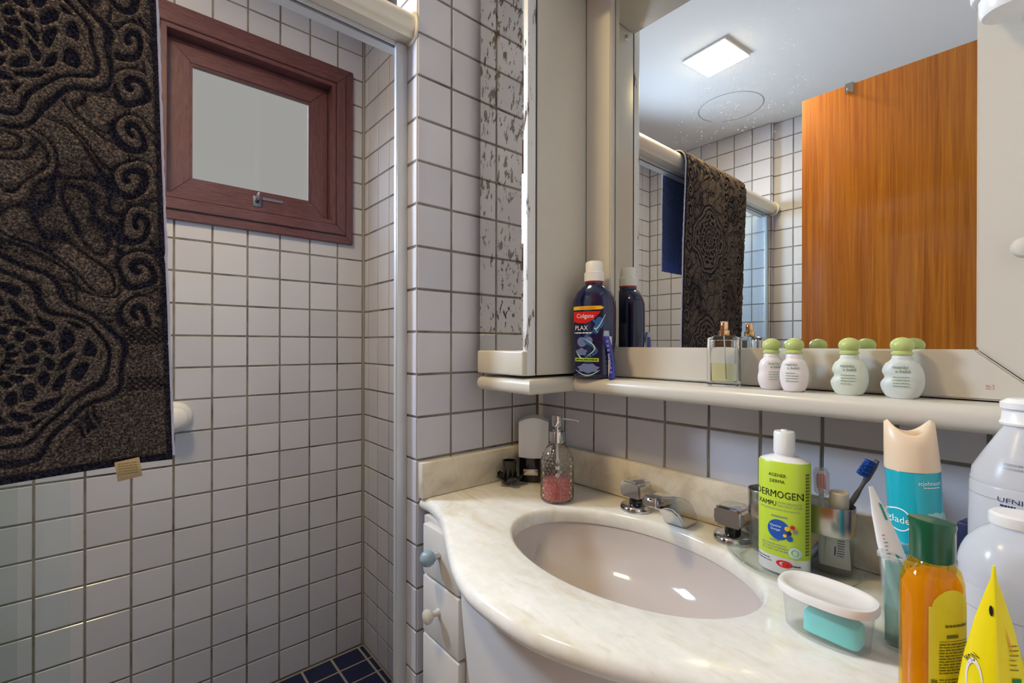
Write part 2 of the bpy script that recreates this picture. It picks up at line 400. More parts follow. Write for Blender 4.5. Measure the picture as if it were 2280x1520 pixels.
# ------------------------------------------------------------------ room shell
CZ = 2.398; YB = .793; XS = -.18305; XP = -.38918; PT = .108; XL = -1.872; XL2 = -1.90; YF = -1.03
Z0 = 1.2068 % .1; Z0S = 1.2026 % .1
WIN = (-.872, -.244, 1.568, 2.204); DX2 = -.676; WIN2 = (WIN[0]+DX2, WIN[1]+DX2, WIN[2], WIN[3])
def struct(o, label=None): tag(o, label, kind='structure'); return o
def slab(name, *a, m='grout'): return struct(box(name, *a, m))
gd = .0022
# shower back wall with a hole for the window
bm = bmesh.new(); x0, x1, z0, z1 = WIN; xa, xb = WIN2[:2]; B0, B1 = YB+gd, YB+.13
for a in ((XL-.1, xa, 0, CZ), (xb, x0, 0, CZ), (x1, XS+.12, 0, CZ), (x0, x1, 0, z0), (x0, x1, z1, CZ), (xa, xb, 0, z0), (xa, xb, z1, CZ)): bx(bm, a[0], a[1], B0, B1, a[2], a[3])
wb = struct(from_bm('wall_back', bm, 'grout'), 'lilac white tiled shower wall with the window')
us = [XS-.1*i-.10283 for i in range(17)]; us = sorted([XS-.005]+[u for u in us if u > XL]+[XL+.002])
tiles(wb, (0, YB, 0), (1, 0, 0), (0, 0, 1), us, grid(.003, CZ, Z0S), skip=[WIN, WIN2], far=lambda u, v_: u < -1.22)
obj('caulk', *loft([[(XS-.005, YB-.001, z), (XS+.001, YB-.001, z), (XS+.001, YB+.004, z), (XS-.005, YB+.004, z)] for z in (0, CZ)]), 'caulk', wb)
# right wall of the shower recess
wr = slab('wall_recess', XS+gd, XS+.14, PT-.02, YB+.12, 0, CZ)
tiles(wr, (XS, YB-.003, 0), (0, -1, 0), (0, 0, 1), [0, .036, .123, .2145, .306, .40, .5, .6, YB-PT], grid(.003, CZ, Z0S), far=lambda u, v_: u > .41)
# partition beside the vanity
wp = slab('wall_partition', XP+gd, .12, gd, PT-gd, 0, CZ)
tiles(wp, (0, 0, 0), (1, 0, 0), (0, 0, 1), [XP, XP+.0953, XP+.1953, XP+.2953, -.002], grid(.003, CZ, Z0))
tiles(wp, (XP, PT, 0), (0, -1, 0), (0, 0, 1), [0, PT], grid(.003, CZ, Z0))
# vanity wall
wv = slab('wall_right', gd, .12, YF-.12, 0, 0, CZ)
tiles(wv, (0, 0, 0), (0, -1, 0), (0, 0, 1), [.0015]+[.1052+.1*i for i in range(10)], [.896, 1.0068, 1.1068])
# opposite wall: shower part and, set back, room part
wl = slab('wall_left', XL-.12, XL-gd, .035+gd, YB+.12, 0, CZ)
tiles(wl, (XL, .035, 0), (0, 1, 0), (0, 0, 1), grid(0, YB-.035, .1), grid(.003, CZ, Z0), far=lambda u, v_: v_ < 1.0)
tiles(wl, (XL, .035, 0), (-1, 0, 0), (0, 0, 1), [0, XL-XL2], grid(.003, CZ, Z0), far=lambda u, v_: v_ < 1.0)
wl2 = slab('wall_left_entry', XL2-.12, XL2-gd, YF-.12, .035+gd, 0, CZ)
tiles(wl2, (XL2, YF, 0), (0, 1, 0), (0, 0, 1), grid(0, .035-YF, (.035-YF) % .1), grid(.003, CZ, Z0), far=lambda u, v_: u < .75 or v_ < 1.0)
bm = bmesh.new()
for a in ((XL2-.12, -1.13, 0, CZ), (-.46, .12, 0, CZ), (-1.13, -.46, 2.12, CZ)): bx(bm, a[0], a[1], YF-.1, YF, a[2], a[3])
struct(from_bm('wall_front', bm, 'wallpaint'))
fl = slab('floor', XL2-.12, .12, YF-.12, YB+.12, -.12, -gd, m='grout_light')
fx = sorted([XS-.022, XS]+[XS-.022-.104*(i+1) for i in range(6)]); fy = [0.11]+[YB-.086*i-.004 for i in range(7, -1, -1)]
tiles(fl, (0, 0, 0), (1, 0, 0), (0, 1, 0), fx, fy, name='floor_tile', m='floor_tile', gap=.008)
ce = struct(box('ceiling', XL2-.12, .12, YF-.12, YB+.12, CZ, CZ+.12, 'plaster'))
# old paint ring left on the ceiling
V, F = [], []
for i in range(65):
    t = 2*pi*i/64
    for r_ in (.150, .1525): V.append((-1.54+r_*cos(t), .11+r_*sin(t), CZ-.0012-.0003*(r_ > .151)))
F = [(2*i, 2*i+2, 2*i+3, 2*i+1) for i in range(64) if not 20 < i < 25]
obj('paint_ring', V, F, mat('old_paint_edge', (.22, .22, .21), .8), ce)

# ------------------------------------------------------------------ window
def mitre_frame(name, x0, x1, z0, z1, w, y0, y1, parent, bev=.002):
    """four mitred boards; outside edge x0..x1, z0..z1, board width w, from y0 (front) to y1"""
    q = [(x0, z0), (x1, z0), (x1, z1), (x0, z1)]; p = [(x0+w, z0+w), (x1-w, z0+w), (x1-w, z1-w), (x0+w, z1-w)]
    for i in range(4):
        j = (i+1) % 4
        extrude_obj(name, [q[i], q[j], p[j], p[i]], lambda x, z: (x, y0, z), lambda x, z: (x, y1, z), 'mahogany' if i % 2 == 0 else 'mahogany_v', parent, bev)
def window(name, label, dx):
    w_ = struct(empty(name, (dx, 0, 0)), label)
    mitre_frame('casing_board', -.886, -.232, 1.557, 2.216, .030, .779, YB+.006, w_)
    mitre_frame('inner_casing_board', -.855, -.263, 1.588, 2.185, .034, .772, YB+.02, w_)
    mitre_frame('jamb_board', -.8195, -.2985, 1.6235, 2.1495, .014, .776, YB+.11, w_, .001)
    sash = empty('sash', (0, 0, 0)); sash.parent = w_
    mitre_frame('sash_rail', -.804, -.314, 1.639, 2.134, .062, .822, .856, sash)
    mitre_frame('glazing_bead', -.743, -.375, 1.700, 2.073, .007, .826, .838, sash, .001)
    box('pane', -.738, -.380, .838, .842, 1.705, 2.068, 'pane', sash)
    box('latch_plate', -.565, -.541, .818, .823, 1.650, 1.686, 'latch', sash, .001)
    tube('latch_lever', [(-.553, .816, 1.668), (-.553, .803, 1.672), (-.552, .800, 1.686), (-.549, .800, 1.694)], [.007, .006, .005, .004], 'latch', sash)
    box('stay_arm', -.535, -.47, .819, .822, 1.677, 1.686, 'latch', sash)
M['latch'] = mat('dull_latch_metal', (.20, .22, .27), .4, metal=.7)
window('window_1', 'square mahogany awning window with a pale pane, in the shower wall', 0)
window('window_2', 'second mahogany window of the shower wall, hidden behind the towel', DX2)

# ------------------------------------------------------------------ door seen in the mirror
d1 = struct(empty('door_1', (0, 0, 0)), 'open orange varnished door leaf')
box('door_leaf', -1.150, -1.115, YF+.012, -.349, .01, 2.10, 'door', d1, .002)
for z in (.25, 1.1, 1.9):
    tube('hinge', [(-1.113, YF+.009, z-.04), (-1.113, YF+.009, z+.04)], .005, 'steel', d1)
hk = thing('door_hook', 'small metal hook over the top edge of the orange door', 'hook', (-1.115, -.498, 2.10))
extrude_obj('strap', [(-.040, -.05), (-.0385, -.05), (-.0385, .002), (.0025, .002), (.0025, -.032), (.0045, -.032), (.0045, .0042), (-.040, .0042)], lambda x, z: (x, -.012, z), lambda x, z: (x, .012, z), 'steel', hk)
tube('peg', [(.004, 0, -.026), (.012, 0, -.032), (.020, 0, -.030), (.024, 0, -.020)], .003, 'steel', hk)

# ceiling panel light
cl = thing('ceiling_light', 'square lit panel light on the ceiling, seen in the mirror', 'light', (-1.075, -.037, CZ), radians(6))
M['lamp'] = mat('lamp_diffuser', (.9, .9, .9), .5, emit=LED_COLOR, estr=LED_STRENGTH)
box('frame', -.096, .096, -.096, .096, -.0088, -.0002, 'white', cl, .001)
box('diffuser', -.0925, .0925, -.0925, .0925, -.0106, -.0089, 'lamp', cl)

# ------------------------------------------------------------------ shower screen
sc = thing('shower_screen', 'sliding glass shower screen with rounded aluminium top rail', 'shower screen', (0, 0, 0))
def rail(name, prof, m, x0=XL+.004, x1=XP-.004):
    V, F = loft([[(x, y, z) for y, z in prof] for x in (x0, x1)]); return sharp(obj(name, V, F, m, sc), 40)
pr = [(.052, 1.897), (.052, 1.944)]+[(.029+.0265*cos(t), 1.928+.0285*sin(t)) for t in np.linspace(.55, pi+1.05, 22)]+[(.020, 1.897)]
rail('top_rail', pr, 'alu')
rail('track_lip', [(.053, 1.888), (.057, 1.888), (.057, 1.930), (.053, 1.930)], 'alu_white')
rail('track_seal', [(.058, 1.893), (.066, 1.893), (.066, 1.925), (.058, 1.925)], 'rubber')
rail('track_flange', [(.067, 1.888), (.094, 1.888), (.094, 1.934), (.067, 1.934)], 'alu_white')
for x, s in ((XP, -1), (XL, 1)):
    V, F = loft([[(x+s*d_, y, z) for y, z in [(.026+(.032+.003)*cos(t)*.95, 1.922+(.038)*sin(t)) for t in np.linspace(0, 2*pi, 24, endpoint=False)]] for d_ in ((0, .004) if s > 0 else (.004, 0))])
    obj('end_cap', V, F, 'alu', sc)
    a, c_ = (x-.027, x) if s < 0 else (x, x+.018)
    box('wall_profile', a, c_, .046, .062, 0, 1.893, 'alu_white', sc, .002)
    box('profile_seal', a-.0015 if s < 0 else c_, a if s < 0 else c_+.0015, .049, .059, .02, 1.885, 'alu_white', sc)
box('glass_panel', -1.852, -.975, .0465, .0515, .012, 1.900, 'glass', sc)
box('glass_panel', -1.848, -1.035, .0685, .0735, .012, 1.900, 'glass', sc)

# ------------------------------------------------------------------ bath towel over the rail
def towel():
    t = thing('bath_towel', 'dark brown sculpted bath towel with blue reverse, hung over the shower rail', 'towel', (0, 0, 0))
    x_r, x_l = -.872, -1.425; NX, NS = 310, 700
    path = [(.108, 1.49), (.107, 1.70), (.105, 1.88), (.103, 1.915), (.098, 1.942), (.080, 1.957), (.045, 1.966), (.020, 1.963), (.004, 1.955), (-.007, 1.938), (-.010, 1.910), (-.009, 1.80), (-.006, 1.6), (-.004, 1.3), (-.003, .985)]
    P = np.array(path); d_ = np.r_[0, np.cumsum(np.linalg.norm(np.diff(P, axis=0), axis=1))]
    s = np.linspace(0, d_[-1], NS); y = np.interp(s, d_, P[:, 0]); z = np.interp(s, d_, P[:, 1])
    k_ = np.ones(7)/7
    ys = np.convolve(np.pad(y, 3, 'edge'), k_, 'valid'); zs = np.convolve(np.pad(z, 3, 'edge'), k_, 'valid'); zs[-3:] = z[-3:]; zs[:3] = z[:3]
    ty, tz = np.gradient(ys), np.gradient(zs); ln = np.hypot(ty, tz); ny, nz = tz/ln, -ty/ln
    # outward normal: front flap descends (tz<0) and must face -Y
    u = np.linspace(x_r, x_l, NX)
    X, Sg = np.meshgrid(u, s); 
    front = np.interp(s, [d_[7], d_[10]], [0, 1])[:, None]
    Zc = zs[:, None]+0*X
    lean = (1.74-np.minimum(Zc, 1.95))*.031*front
    back = np.interp(s, [d_[3], d_[7]], [1, 0])[:, None]
    Xw = X+lean*1.0-.028*back*np.clip((X-x_l)/(x_r-x_l), 0, 1)
    wav = .006*np.sin((X+1.4)*14+Sg*1.5)*front*np.clip((1.9-Zc)*1.4, 0, 1)
    # sculpted pattern in towel coordinates (pu across from right edge, pv along the length)
    pu = x_r-X; pv = Sg-d_[-1]      # pv = 0 at the front hem, negative upwards
    H = np.zeros_like(X)
    def band(dv, w): return np.clip(1-np.abs(dv)/w, 0, 1)
    # scrolls: contour lines of a warped field
    wu = pu+.004*np.sin(pv*63+1.3)+.003*np.sin(pu*95+pv*41); wv = pv+.004*np.sin(pu*71)+.003*np.sin(pv*88-pu*37)
    a1 = np.sin(wu*58+2.2*np.sin(wv*37))+np.sin(wv*51+2.0*np.sin(wu*47+1))+.6*np.sin((wu+wv)*83+2*np.sin(wv*23))
    carve = band(np.abs(a1)-.55, .40)*.85+.30*(np.sin(wv*16+2*np.sin(wu*19)) > .55)
    for j, vv in enumerate(np.arange(-.235, -2.3, -.072)):
        for cu_, sg in ((.036, 1), (.345, -1), (.50, 1)):
            vv2 = vv+(.036 if sg < 0 else 0)
            dx, dy = wu-cu_, wv-vv2; r_ = np.hypot(dx, dy*.82); th = np.arctan2(dy, dx)*sg
            q = np.clip((.030-r_)/.006, 0, 1)
            carve = np.where(q > 0, carve*(1-q)+q*np.clip(.35+np.sin(th+r_*330)*1.5, 0, 1), carve)
    for j, vv in enumerate((-.17, -.64, -1.11, -1.58, -2.05)):
        for cu_ in (.20, ):
            dx, dy = wu-cu_, wv-vv; r_ = np.hypot(dx, dy); th = np.arctan2(dy, dx)
            Rr = .128*(1+.11*np.cos(4*th)-.02*np.cos(8*th))
            inside = np.clip((Rr+.014-r_)/.003, 0, 1)
            pet = np.cos(8*th+1.2*np.sin(r_*110))*np.cos(r_*2*pi/.040)
            lat = np.clip((np.abs(pet)-.34)*5, 0, 1)
            med = lat
            med = np.where(r_ > Rr-.026, 0., med)
            med = np.maximum(med, np.maximum(band(r_-Rr-.006, .006)*1.4, band(r_-(Rr-.014), .005)*1.4))
            med = np.where((r_ < .018), np.clip(np.sin(r_*700), 0, 1), med)
            carve = carve*(1-inside)+inside*np.clip(med, 0, 1)
    # plain textured border towards the hem and along the sides, waffle bands
    edge = np.clip((.009-pu)/.003, 0, 1)
    hemz = np.clip((pv+.013)/.003, 0, 1)
    inm = np.hypot(pu-.20, pv+.17) < .150
    waf = ((np.abs(pv+.205) < .014) | (np.abs(pv+.128) < .011)) & ~inm
    carve = np.where(waf, .5+.5*np.sin(pu*700)*np.sin(pv*700), carve)
    carve = np.where((pv > -.19) & ~inm & ~waf, .18, carve)
    pile = 1-np.clip(carve, 0, 1)
    pile = pile*(1-np.maximum(edge*.85, hemz))
    pile = np.clip(pile+rng.normal(0, .10, pile.shape)*(pile > .3), 0, 1)
    off = .0035+.0048*pile
    def surf(off_, nm, m, flip=False, pcol=None):
        Yw = ys[:, None]+ny[:, None]*off_+wav; Zw = zs[:, None]+nz[:, None]*off_+0*X
        # the front hem sags a little towards the left
        Zw = Zw+front*np.clip((1.2-Zc)/.22, 0, 1)*(-.012*np.clip((pu-.05)/.25, 0, 1.4))
        V = np.stack([Xw, Yw, Zw], -1).reshape(-1, 3)
        ii, jj = np.meshgrid(np.arange(NS-1), np.arange(NX-1), indexing='ij'); a = (ii*NX+jj).ravel()
        F = np.stack([a, a+1, a+NX+1, a+NX], -1)
        if flip: F = F[:, ::-1]
        me = bpy.data.meshes.new(nm); me.vertices.add(len(V)); me.vertices.foreach_set('co', V.ravel().astype(np.float32))
        me.loops.add(F.size); me.loops.foreach_set('vertex_index', F.ravel().astype(np.int32))
        me.polygons.add(len(F)); me.polygons.foreach_set('loop_start', np.arange(0, F.size, 4, dtype=np.int32)); me.update(calc_edges=True)
        if pcol is not None:
            at = me.attributes.new('pile', 'FLOAT', 'POINT'); at.data.foreach_set('value', pcol.ravel().astype(np.float32))
        me.validate(); return link(nm, me, m, t, True), np.stack([Xw, Yw, Zw], -1)
    mt = mat('sculpted_terry', (.1, .08, .07), .95, spec=.1); N, L, b = nt(mt)
    at = add(mt, 'ShaderNodeAttribute', attribute_name='pile')
    v = coords(mt); n1 = noise(mt, v, 330, 3, .75); 
    c = ramp(mt, at.outputs['Fac'], [(.05, (.030, .030, .050)), (.4, (.055, .048, .053)), (1, (.150, .126, .114))])
    L.new(mixc(mt, 1., c, ramp(mt, n1, [(.36, (.22, .22, .28)), (.5, (.80, .78, .78)), (.64, (2.7, 2.35, 2.0))]), 'MULTIPLY'), b.inputs['Base Color'])
    bump(mt, n1, 1.0, .008)
    o1, A = surf(off, 'pile_face', mt, False, pile)
    mb = mat('blue_terry', (.05, .09, .30), .95, spec=.1); v = coords(mb); bump(mb, noise(mb, v, 420, 3, .7), .8, .005)
    N, L, b = nt(mb); L.new(ramp(mb, noise(mb, v, 300, 3), [(.35, (.07, .10, .24)), (.65, (.20, .26, .52))]), b.inputs['Base Color'])
    o2, B = surf(np.full_like(off, .0), 'blue_reverse', mb, True)
    # selvedge (right and left edges) and hems
    def strip(nm, a, b_, m):
        n = len(a); V = np.concatenate([a, b_]).tolist(); F = [(i, i+1, n+i+1, n+i) for i in range(n-1)]; obj(nm, V, F, m, t, True)
    ms = mat('pale_selvedge', (.55, .53, .66), .95, spec=.1)
    strip('edge_binding', A[:, 0], B[:, 0], ms); strip('edge_binding', A[:, -1], B[:, -1], ms)
    mid = (A[:, 0]*.35+B[:, 0]*.65)[::6]; mid = mid+np.array([.0016, 0, 0])+np.c_[rng.normal(0, .0005, (len(mid), 2)), np.zeros(len(mid))]
    tube('selvedge', mid.tolist(), .0024, ms, t, 8)
    mh = mat('brown_hem', (.045, .038, .042), .9, spec=.1)
    strip('hem', A[-1], B[-1], mh); strip('hem', A[0], B[0], mh)
    # care tag at the lower hem
    cx = -.9065; zt = .9830
    V = []; 
    for i in range(7):
        q = i/6
        for x in (cx-.0155, cx+.0145): V.append((x+.004*q, -.0155-.005*sin(q*2.5), zt+.014-.030*q-(.004*(x < cx))*1.0))
    F = [(2*i, 2*i+1, 2*i+3, 2*i+2) for i in range(6)]
    lab = obj('care_tag', V, F, mat('tan_satin', (.42, .31, .17), .5), t); lab['label'] = 'tan satin care tag'
    sf = lambda x, z: -.0205
    Print(sf).lines(cx-.0115, cx+.013, zt+.007, 5, .0040, .0012).done('tag_print', 'ink_olive', lab)
towel()

# shower valve on the back wall
sv = thing('shower_valve', 'round white shower valve knob on the tiled shower wall', 'valve', (-.785, YB, .952))
def lathe_y(name, prof, m, parent, N=32):
    """profile (r, out) revolved about the local -Y axis"""
    V, F = loft([[(r_*cos(2*pi*i/N), -o_, r_*sin(2*pi*i/N)) for i in range(N)] for r_, o_ in prof]); return sharp(obj(name, V, F, m, parent), 45)
lathe_y('escutcheon', [(.048, 0), (.048, .004), (.045, .012), (.036, .019), (.028, .021)], 'white', sv)
lathe_y('knob', [(.020, .020), (.020, .03), (.030, .034), (.034, .040), (.033, .052), (.024, .060), (.004, .062)], 'white', sv)

# ------------------------------------------------------------------ mirror cabinet group
YC, XM, XF = -.2217, -.034, -.052; ZS = 1.103; XCAM, ZCAM = -.1822, 1.9980
def lathe_disc(p):
    # round metal joint fitting on the side panel, seen only in the mirror
    V, F = loft([[(XCAM+r_*cos(2*pi*i/24), YC-o_, ZCAM+r_*sin(2*pi*i/24)) for i in range(24)] for r_, o_ in ((.0085, 0), (.0085, .0008), (.0070, .0012), (.0020, .0012), (.0018, .0004))]); sharp(obj('cam_fitting', V, F, 'steel', p), 30)
sd = thing('side_cabinet', 'tall narrow cream bathroom cabinet left of the mirror', 'cabinet', (0, 0, 0))
box('carcass', -.2139, -.001, YC, -.022, ZS+.006, 2.12, 'lacquer', sd, .002)
box('door_gap', -.2188, -.2139, YC+.003, -.030, ZS+.010, 2.11, 'dark', sd)
dr = empty('door', (0, 0, 0)); dr.parent = sd
box('door_panel', -.2226, -.2190, YC+.002, -.022, ZS+.006, 2.12, 'lacquer', dr)
wh = box('door_stile', -.2435, -.2190, YC+.0005, -.2075, ZS+.006, 2.12, 'stile', dr, .001)
dm = obj('aged_mirror', [(0, 0, 0), (0, -.185, 0), (0, -.185, .955), (0, 0, .955)], [(0, 3, 2, 1)], 'mirror_aged', dr); dm.location = (-.2232, -.0225, 1.161)
dm['label'] = 'old mirror strip with blackened desilvered spots'
lathe_disc(sd)
pl = box('pull_block', -.2566, -.2226, YC+.0008, -.0560, 1.109, 1.163, 'lacquer', dr, .004, 3)

mc = thing('mirror_cabinet', 'large wall mirror in a cream frame above the shelf', 'mirror', (0, 0, 0))
obj('mirror_glass', [(XM, -.290, 1.165), (XM, -.905, 1.165), (XM, -.905, 2.03), (XM, -.290, 2.03)], [(0, 3, 2, 1)], 'mirror_dusty', mc)
box('backing', XM+.0005, -.001, YF+.004, YC-.001, ZS+.002, 2.12, 'lacquer', mc)
def board(name, poly, m='lacquer'):   # polygon in (y, z); board from XF to XM
    return extrude_obj(name, poly, lambda y, z: (XF, y, z), lambda y, z: (XM, y, z), m, mc, .0025)
board('left_stile', [(YC-.001, ZS+.002), (YC-.001, 2.02), (-.2960, 2.02), (-.2960, ZS+.002)])
board('bottom_rail', [(-.2968, ZS+.002), (-.2968, 1.172), (-.8957, 1.172), (-.8962, 1.1715), (-.9665, ZS+.002)])
board('right_stile', [(-.8957, 1.1735), (-.8957, 2.02), (YF+.004, 2.02), (YF+.004, ZS+.002), (-.9685, ZS+.002), (-.8972, 1.1718)])
box('cornice', -.2139, -.001, YF+.004, YC-.002, 2.02, 2.12, 'lacquer', mc, .002)
def lathe_x(name, c_, prof, m, parent, N=24):
    """profile (r, out) revolved about the -X axis through c_"""
    V, F = loft([[(c_[0]-o_, c_[1]+r_*cos(2*pi*i/N), c_[2]+r_*sin(2*pi*i/N)) for i in range(N)] for r_, o_ in prof]); return sharp(obj(name, V, F, m, parent), 45)
lathe_x('knob', (XF, -.940, 1.2985), [(.006, 0), (.006, .010), (.011, .013), (.0135, .019), (.011, .026), (.003, .029)], 'lacquer', mc)
st_ = Print(lambda x, z: 0)
stk = obj('stickers', [], [], 'white', mc); COL.objects.unlink(stk); bpy.data.objects.remove(stk)
V, F = text_geo('ALT', .0052)
sk = obj('printed_mark', [(XF-.0004, -.9085-x, 1.1225+z) for x, z in V]+[(XF-.0004, -.9085-x, 1.1195+z*.55) for x, z in V], F+[tuple(i+len(V) for i in f_) for f_ in F], mat('pink_print', (.62, .22, .25), .5), mc)
sk['label'] = 'tiny pink printed mark'
# white round fitting at the top right of the frame
ft = thing('wall_fitting', 'white rounded plastic fitting on the frame, top right corner', 'fitting', (XF, -.9265, 1.63))
V, F = loft([[(-.040+r_*cos(2*pi*i/40), r_*sin(2*pi*i/40), z) for i in range(40)] for r_, z in ((.018, -.046), (.024, -.0445), (.0265, -.040), (.0272, -.026), (.0275, -.0235))]); sharp(obj('lower_cup', V, F, 'white', ft), 45)
V, F = loft([[(-.040+r_*cos(2*pi*i/40), r_*sin(2*pi*i/40), z) for i in range(40)] for r_, z in ((.0285, -.0234), (.033, -.0215), (.0345, -.016), (.0345, .03), (.031, .036), (.02, .038))]); sharp(obj('upper_drum', V, F, 'white', ft), 45)
box('mount', -.008, 0, -.02, .02, -.018, .03, 'white', ft, .002)

# L-shaped shelf with bullnose edge
sh = thing('shelf', 'long cream bullnose shelf under the mirror, stepping forward at the left end', 'shelf', (0, 0, 0))
def shelf(name, poly, round_edges, z0=1.068, z1=ZS):
    """poly in plan; the edges listed in round_edges get a half-round nose"""
    bm = bmesh.new(); prism(bm, poly, lambda x, y: (x, y, z0), lambda x, y: (x, y, z1)); bmesh.ops.recalc_face_normals(bm, faces=bm.faces)
    es = []
    for e in bm.edges:
        a, c_ = e.verts
        for i in round_edges:
            p, q = Vector((*poly[i], 0)), Vector((*poly[(i+1) % len(poly)], 0))
            A, C_ = Vector((a.co.x, a.co.y, 0)), Vector((c_.co.x, c_.co.y, 0))
            if abs(a.co.z-c_.co.z) < 1e-5 and {tuple(round(k_, 5) for k_ in A), tuple(round(k_, 5) for k_ in C_)} == {tuple(round(k_, 5) for k_ in p), tuple(round(k_, 5) for k_ in q)}: es.append(e)
    bmesh.ops.bevel(bm, geom=es, offset=.0155, segments=6, profile=.5, affect='EDGES')
    return sharp(from_bm(name, bm, 'lacquer', sh), 40)
shelf('shelf_board', [(-.118, -.2425), (-.118, YF+.004), (-.001, YF+.004), (-.001, -.2425)], [0])
shelf('end_board', [(-.2560, -.056), (-.2560, -.2420), (-.001, -.2420), (-.001, -.056)], [3, 0, 1])

# ------------------------------------------------------------------ vanity
vt = thing('marble_countertop', 'bow-fronted veined marble vanity top with oval undermount basin', 'countertop', (0, 0, 0))
edge_pts = [(-.383, -.001), (-.383, -.050), (-.400, -.115), (-.428, -.175), (-.464, -.243), (-.499, -.312), (-.521, -.370), (-.531, -.415), (-.5335, -.470)]
full = edge_pts+[(x, -.94-y) for x, y in edge_pts[-2::-1] if y < -.04]+[(-.383, -1.0)]
def cr(pts, n=8):
    P = [Vector((*p, 0)) for p in pts]; out = []
    for i in range(len(P)-1):
        a, b_, c_, d_ = P[max(i-1, 0)], P[i], P[i+1], P[min(i+2, len(P)-1)]
        for j in range(n):
            t = j/n; out.append(.5*((2*b_)+(c_-a)*t+(2*a-5*b_+4*c_-d_)*t*t+(3*b_-a-3*c_+d_)*t**3))
    return [(p.x, p.y) for p in out]+[pts[-1]]
crv = cr(full)
ZT, TH = .820, .030
outline = crv+[(-.383, YF+.004), (-.001, YF+.004), (-.001, -.001)]
BC, BA, BB = (-.2488, -.4701), .1508, .2284
def offset(poly, d_):
    n = len(poly); out = []
    for i in range(n):
        p, q, r_ = (Vector((*poly[k_ % n], 0)) for k_ in (i-1, i, i+1))
        a = (q-p).normalized(); c_ = (r_-q).normalized(); n1, n2 = Vector((a.y, -a.x, 0)), Vector((c_.y, -c_.x, 0))
        m_ = (n1+n2).normalized(); out.append((q.x-m_.x*d_/max(.4, m_.dot(n1)), q.y-m_.y*d_/max(.4, m_.dot(n1))))
    return out
ar = sum(outline[i][0]*outline[(i+1) % len(outline)][1]-outline[(i+1) % len(outline)][0]*outline[i][1] for i in range(len(outline)))
sgn = 1 if ar > 0 else -1
prof = [(.012, 0), (.0075, -.0016), (.0035, -.005), (.001, -.010), (0, -.015), (.001, -.020), (.0035, -.025), (.0075, -.0284), (.012, -TH)]
bm = bmesh.new()
R = [[bm.verts.new((x, y, ZT+z)) for x, y in offset(outline, sgn*d_)] for d_, z in prof]
n = len(outline)
for i in range(len(R)-1):
    for j in range(n): bm.faces.new((R[i][j], R[i][(j+1) % n], R[i+1][(j+1) % n], R[i+1][j]))
NE = 72
def ell(s, z): return [bm.verts.new((BC[0]+(BA+s)*cos(2*pi*i/NE), BC[1]+(BB+s)*sin(2*pi*i/NE), ZT+z)) for i in range(NE)]
E_ = [ell(s, z) for s, z in ((.009, 0), (.005, -.0012), (.002, -.004), (.0, -.009), (0, -.022), (.002, -TH))]
for i in range(len(E_)-1):
    for j in range(NE): bm.faces.new((E_[i][j], E_[i][(j+1) % NE], E_[i+1][(j+1) % NE], E_[i+1][j]))
bm.edges.ensure_lookup_table()
def fill(a, c_):
    es = [bm.edges.get((a[i], a[(i+1) % len(a)])) for i in range(len(a))]+[bm.edges.get((c_[i], c_[(i+1) % len(c_)])) for i in range(len(c_))]
    bmesh.ops.triangle_fill(bm, edges=es, use_beauty=True)
fill(R[0], E_[0]); fill(R[-1], E_[-1])
sharp(from_bm('slab', bm, 'marble', vt), 60)
box('back_upstand', -.0215, -.001, YF+.004, -.022, ZT+.0004, .9075, 'marble_splash', vt, .003)
box('side_upstand', XP+.003, -.001, -.0215, -.001, ZT+.0004, .903, 'marble_splash', vt, .003)
# basin
rp = [(.004, -TH-.0004), (.0035, -.045), (.001, -.06), (-.006, -.085), (-.022, -.112), (-.055, -.135), (-.095, -.147), (-.125, -.150)]
V, F = loft([[(BC[0]+(BA+s)*cos(2*pi*i/NE), BC[1]+(BB+s*1.25)*sin(2*pi*i/NE), ZT+z) for i in range(NE)] for s, z in rp], False, True)
bs = obj('basin', V, F, 'ceramic', vt, True); bs['label'] = 'beige ceramic oval basin'
body('drain', [(.021, .021, ZT-.1497), (.021, .021, ZT-.1475), (.012, .012, ZT-.1485)], 'chrome', vt, 24).location = (BC[0]+.006, BC[1], 0)

vc = thing('vanity_cabinet', 'grey white vanity cabinet with drawers and bowed front under the marble top', 'cabinet', (0, 0, 0))
ins = offset(outline, sgn*.034); front = [p for p in ins if -.80 < p[1] < -.15 and p[0] < -.40]
ZC1 = ZT-TH-.002
box('carcass', -.385, -.002, YF+.006, -.030, .09, ZC1-.15, 'lacquer_white', vc)
for y0, y1 in ((-.225, -.030), (YF+.006, -.725)): box('carcass_side', -.385, -.002, y0, y1, ZC1-.15, ZC1, 'lacquer_white', vc)
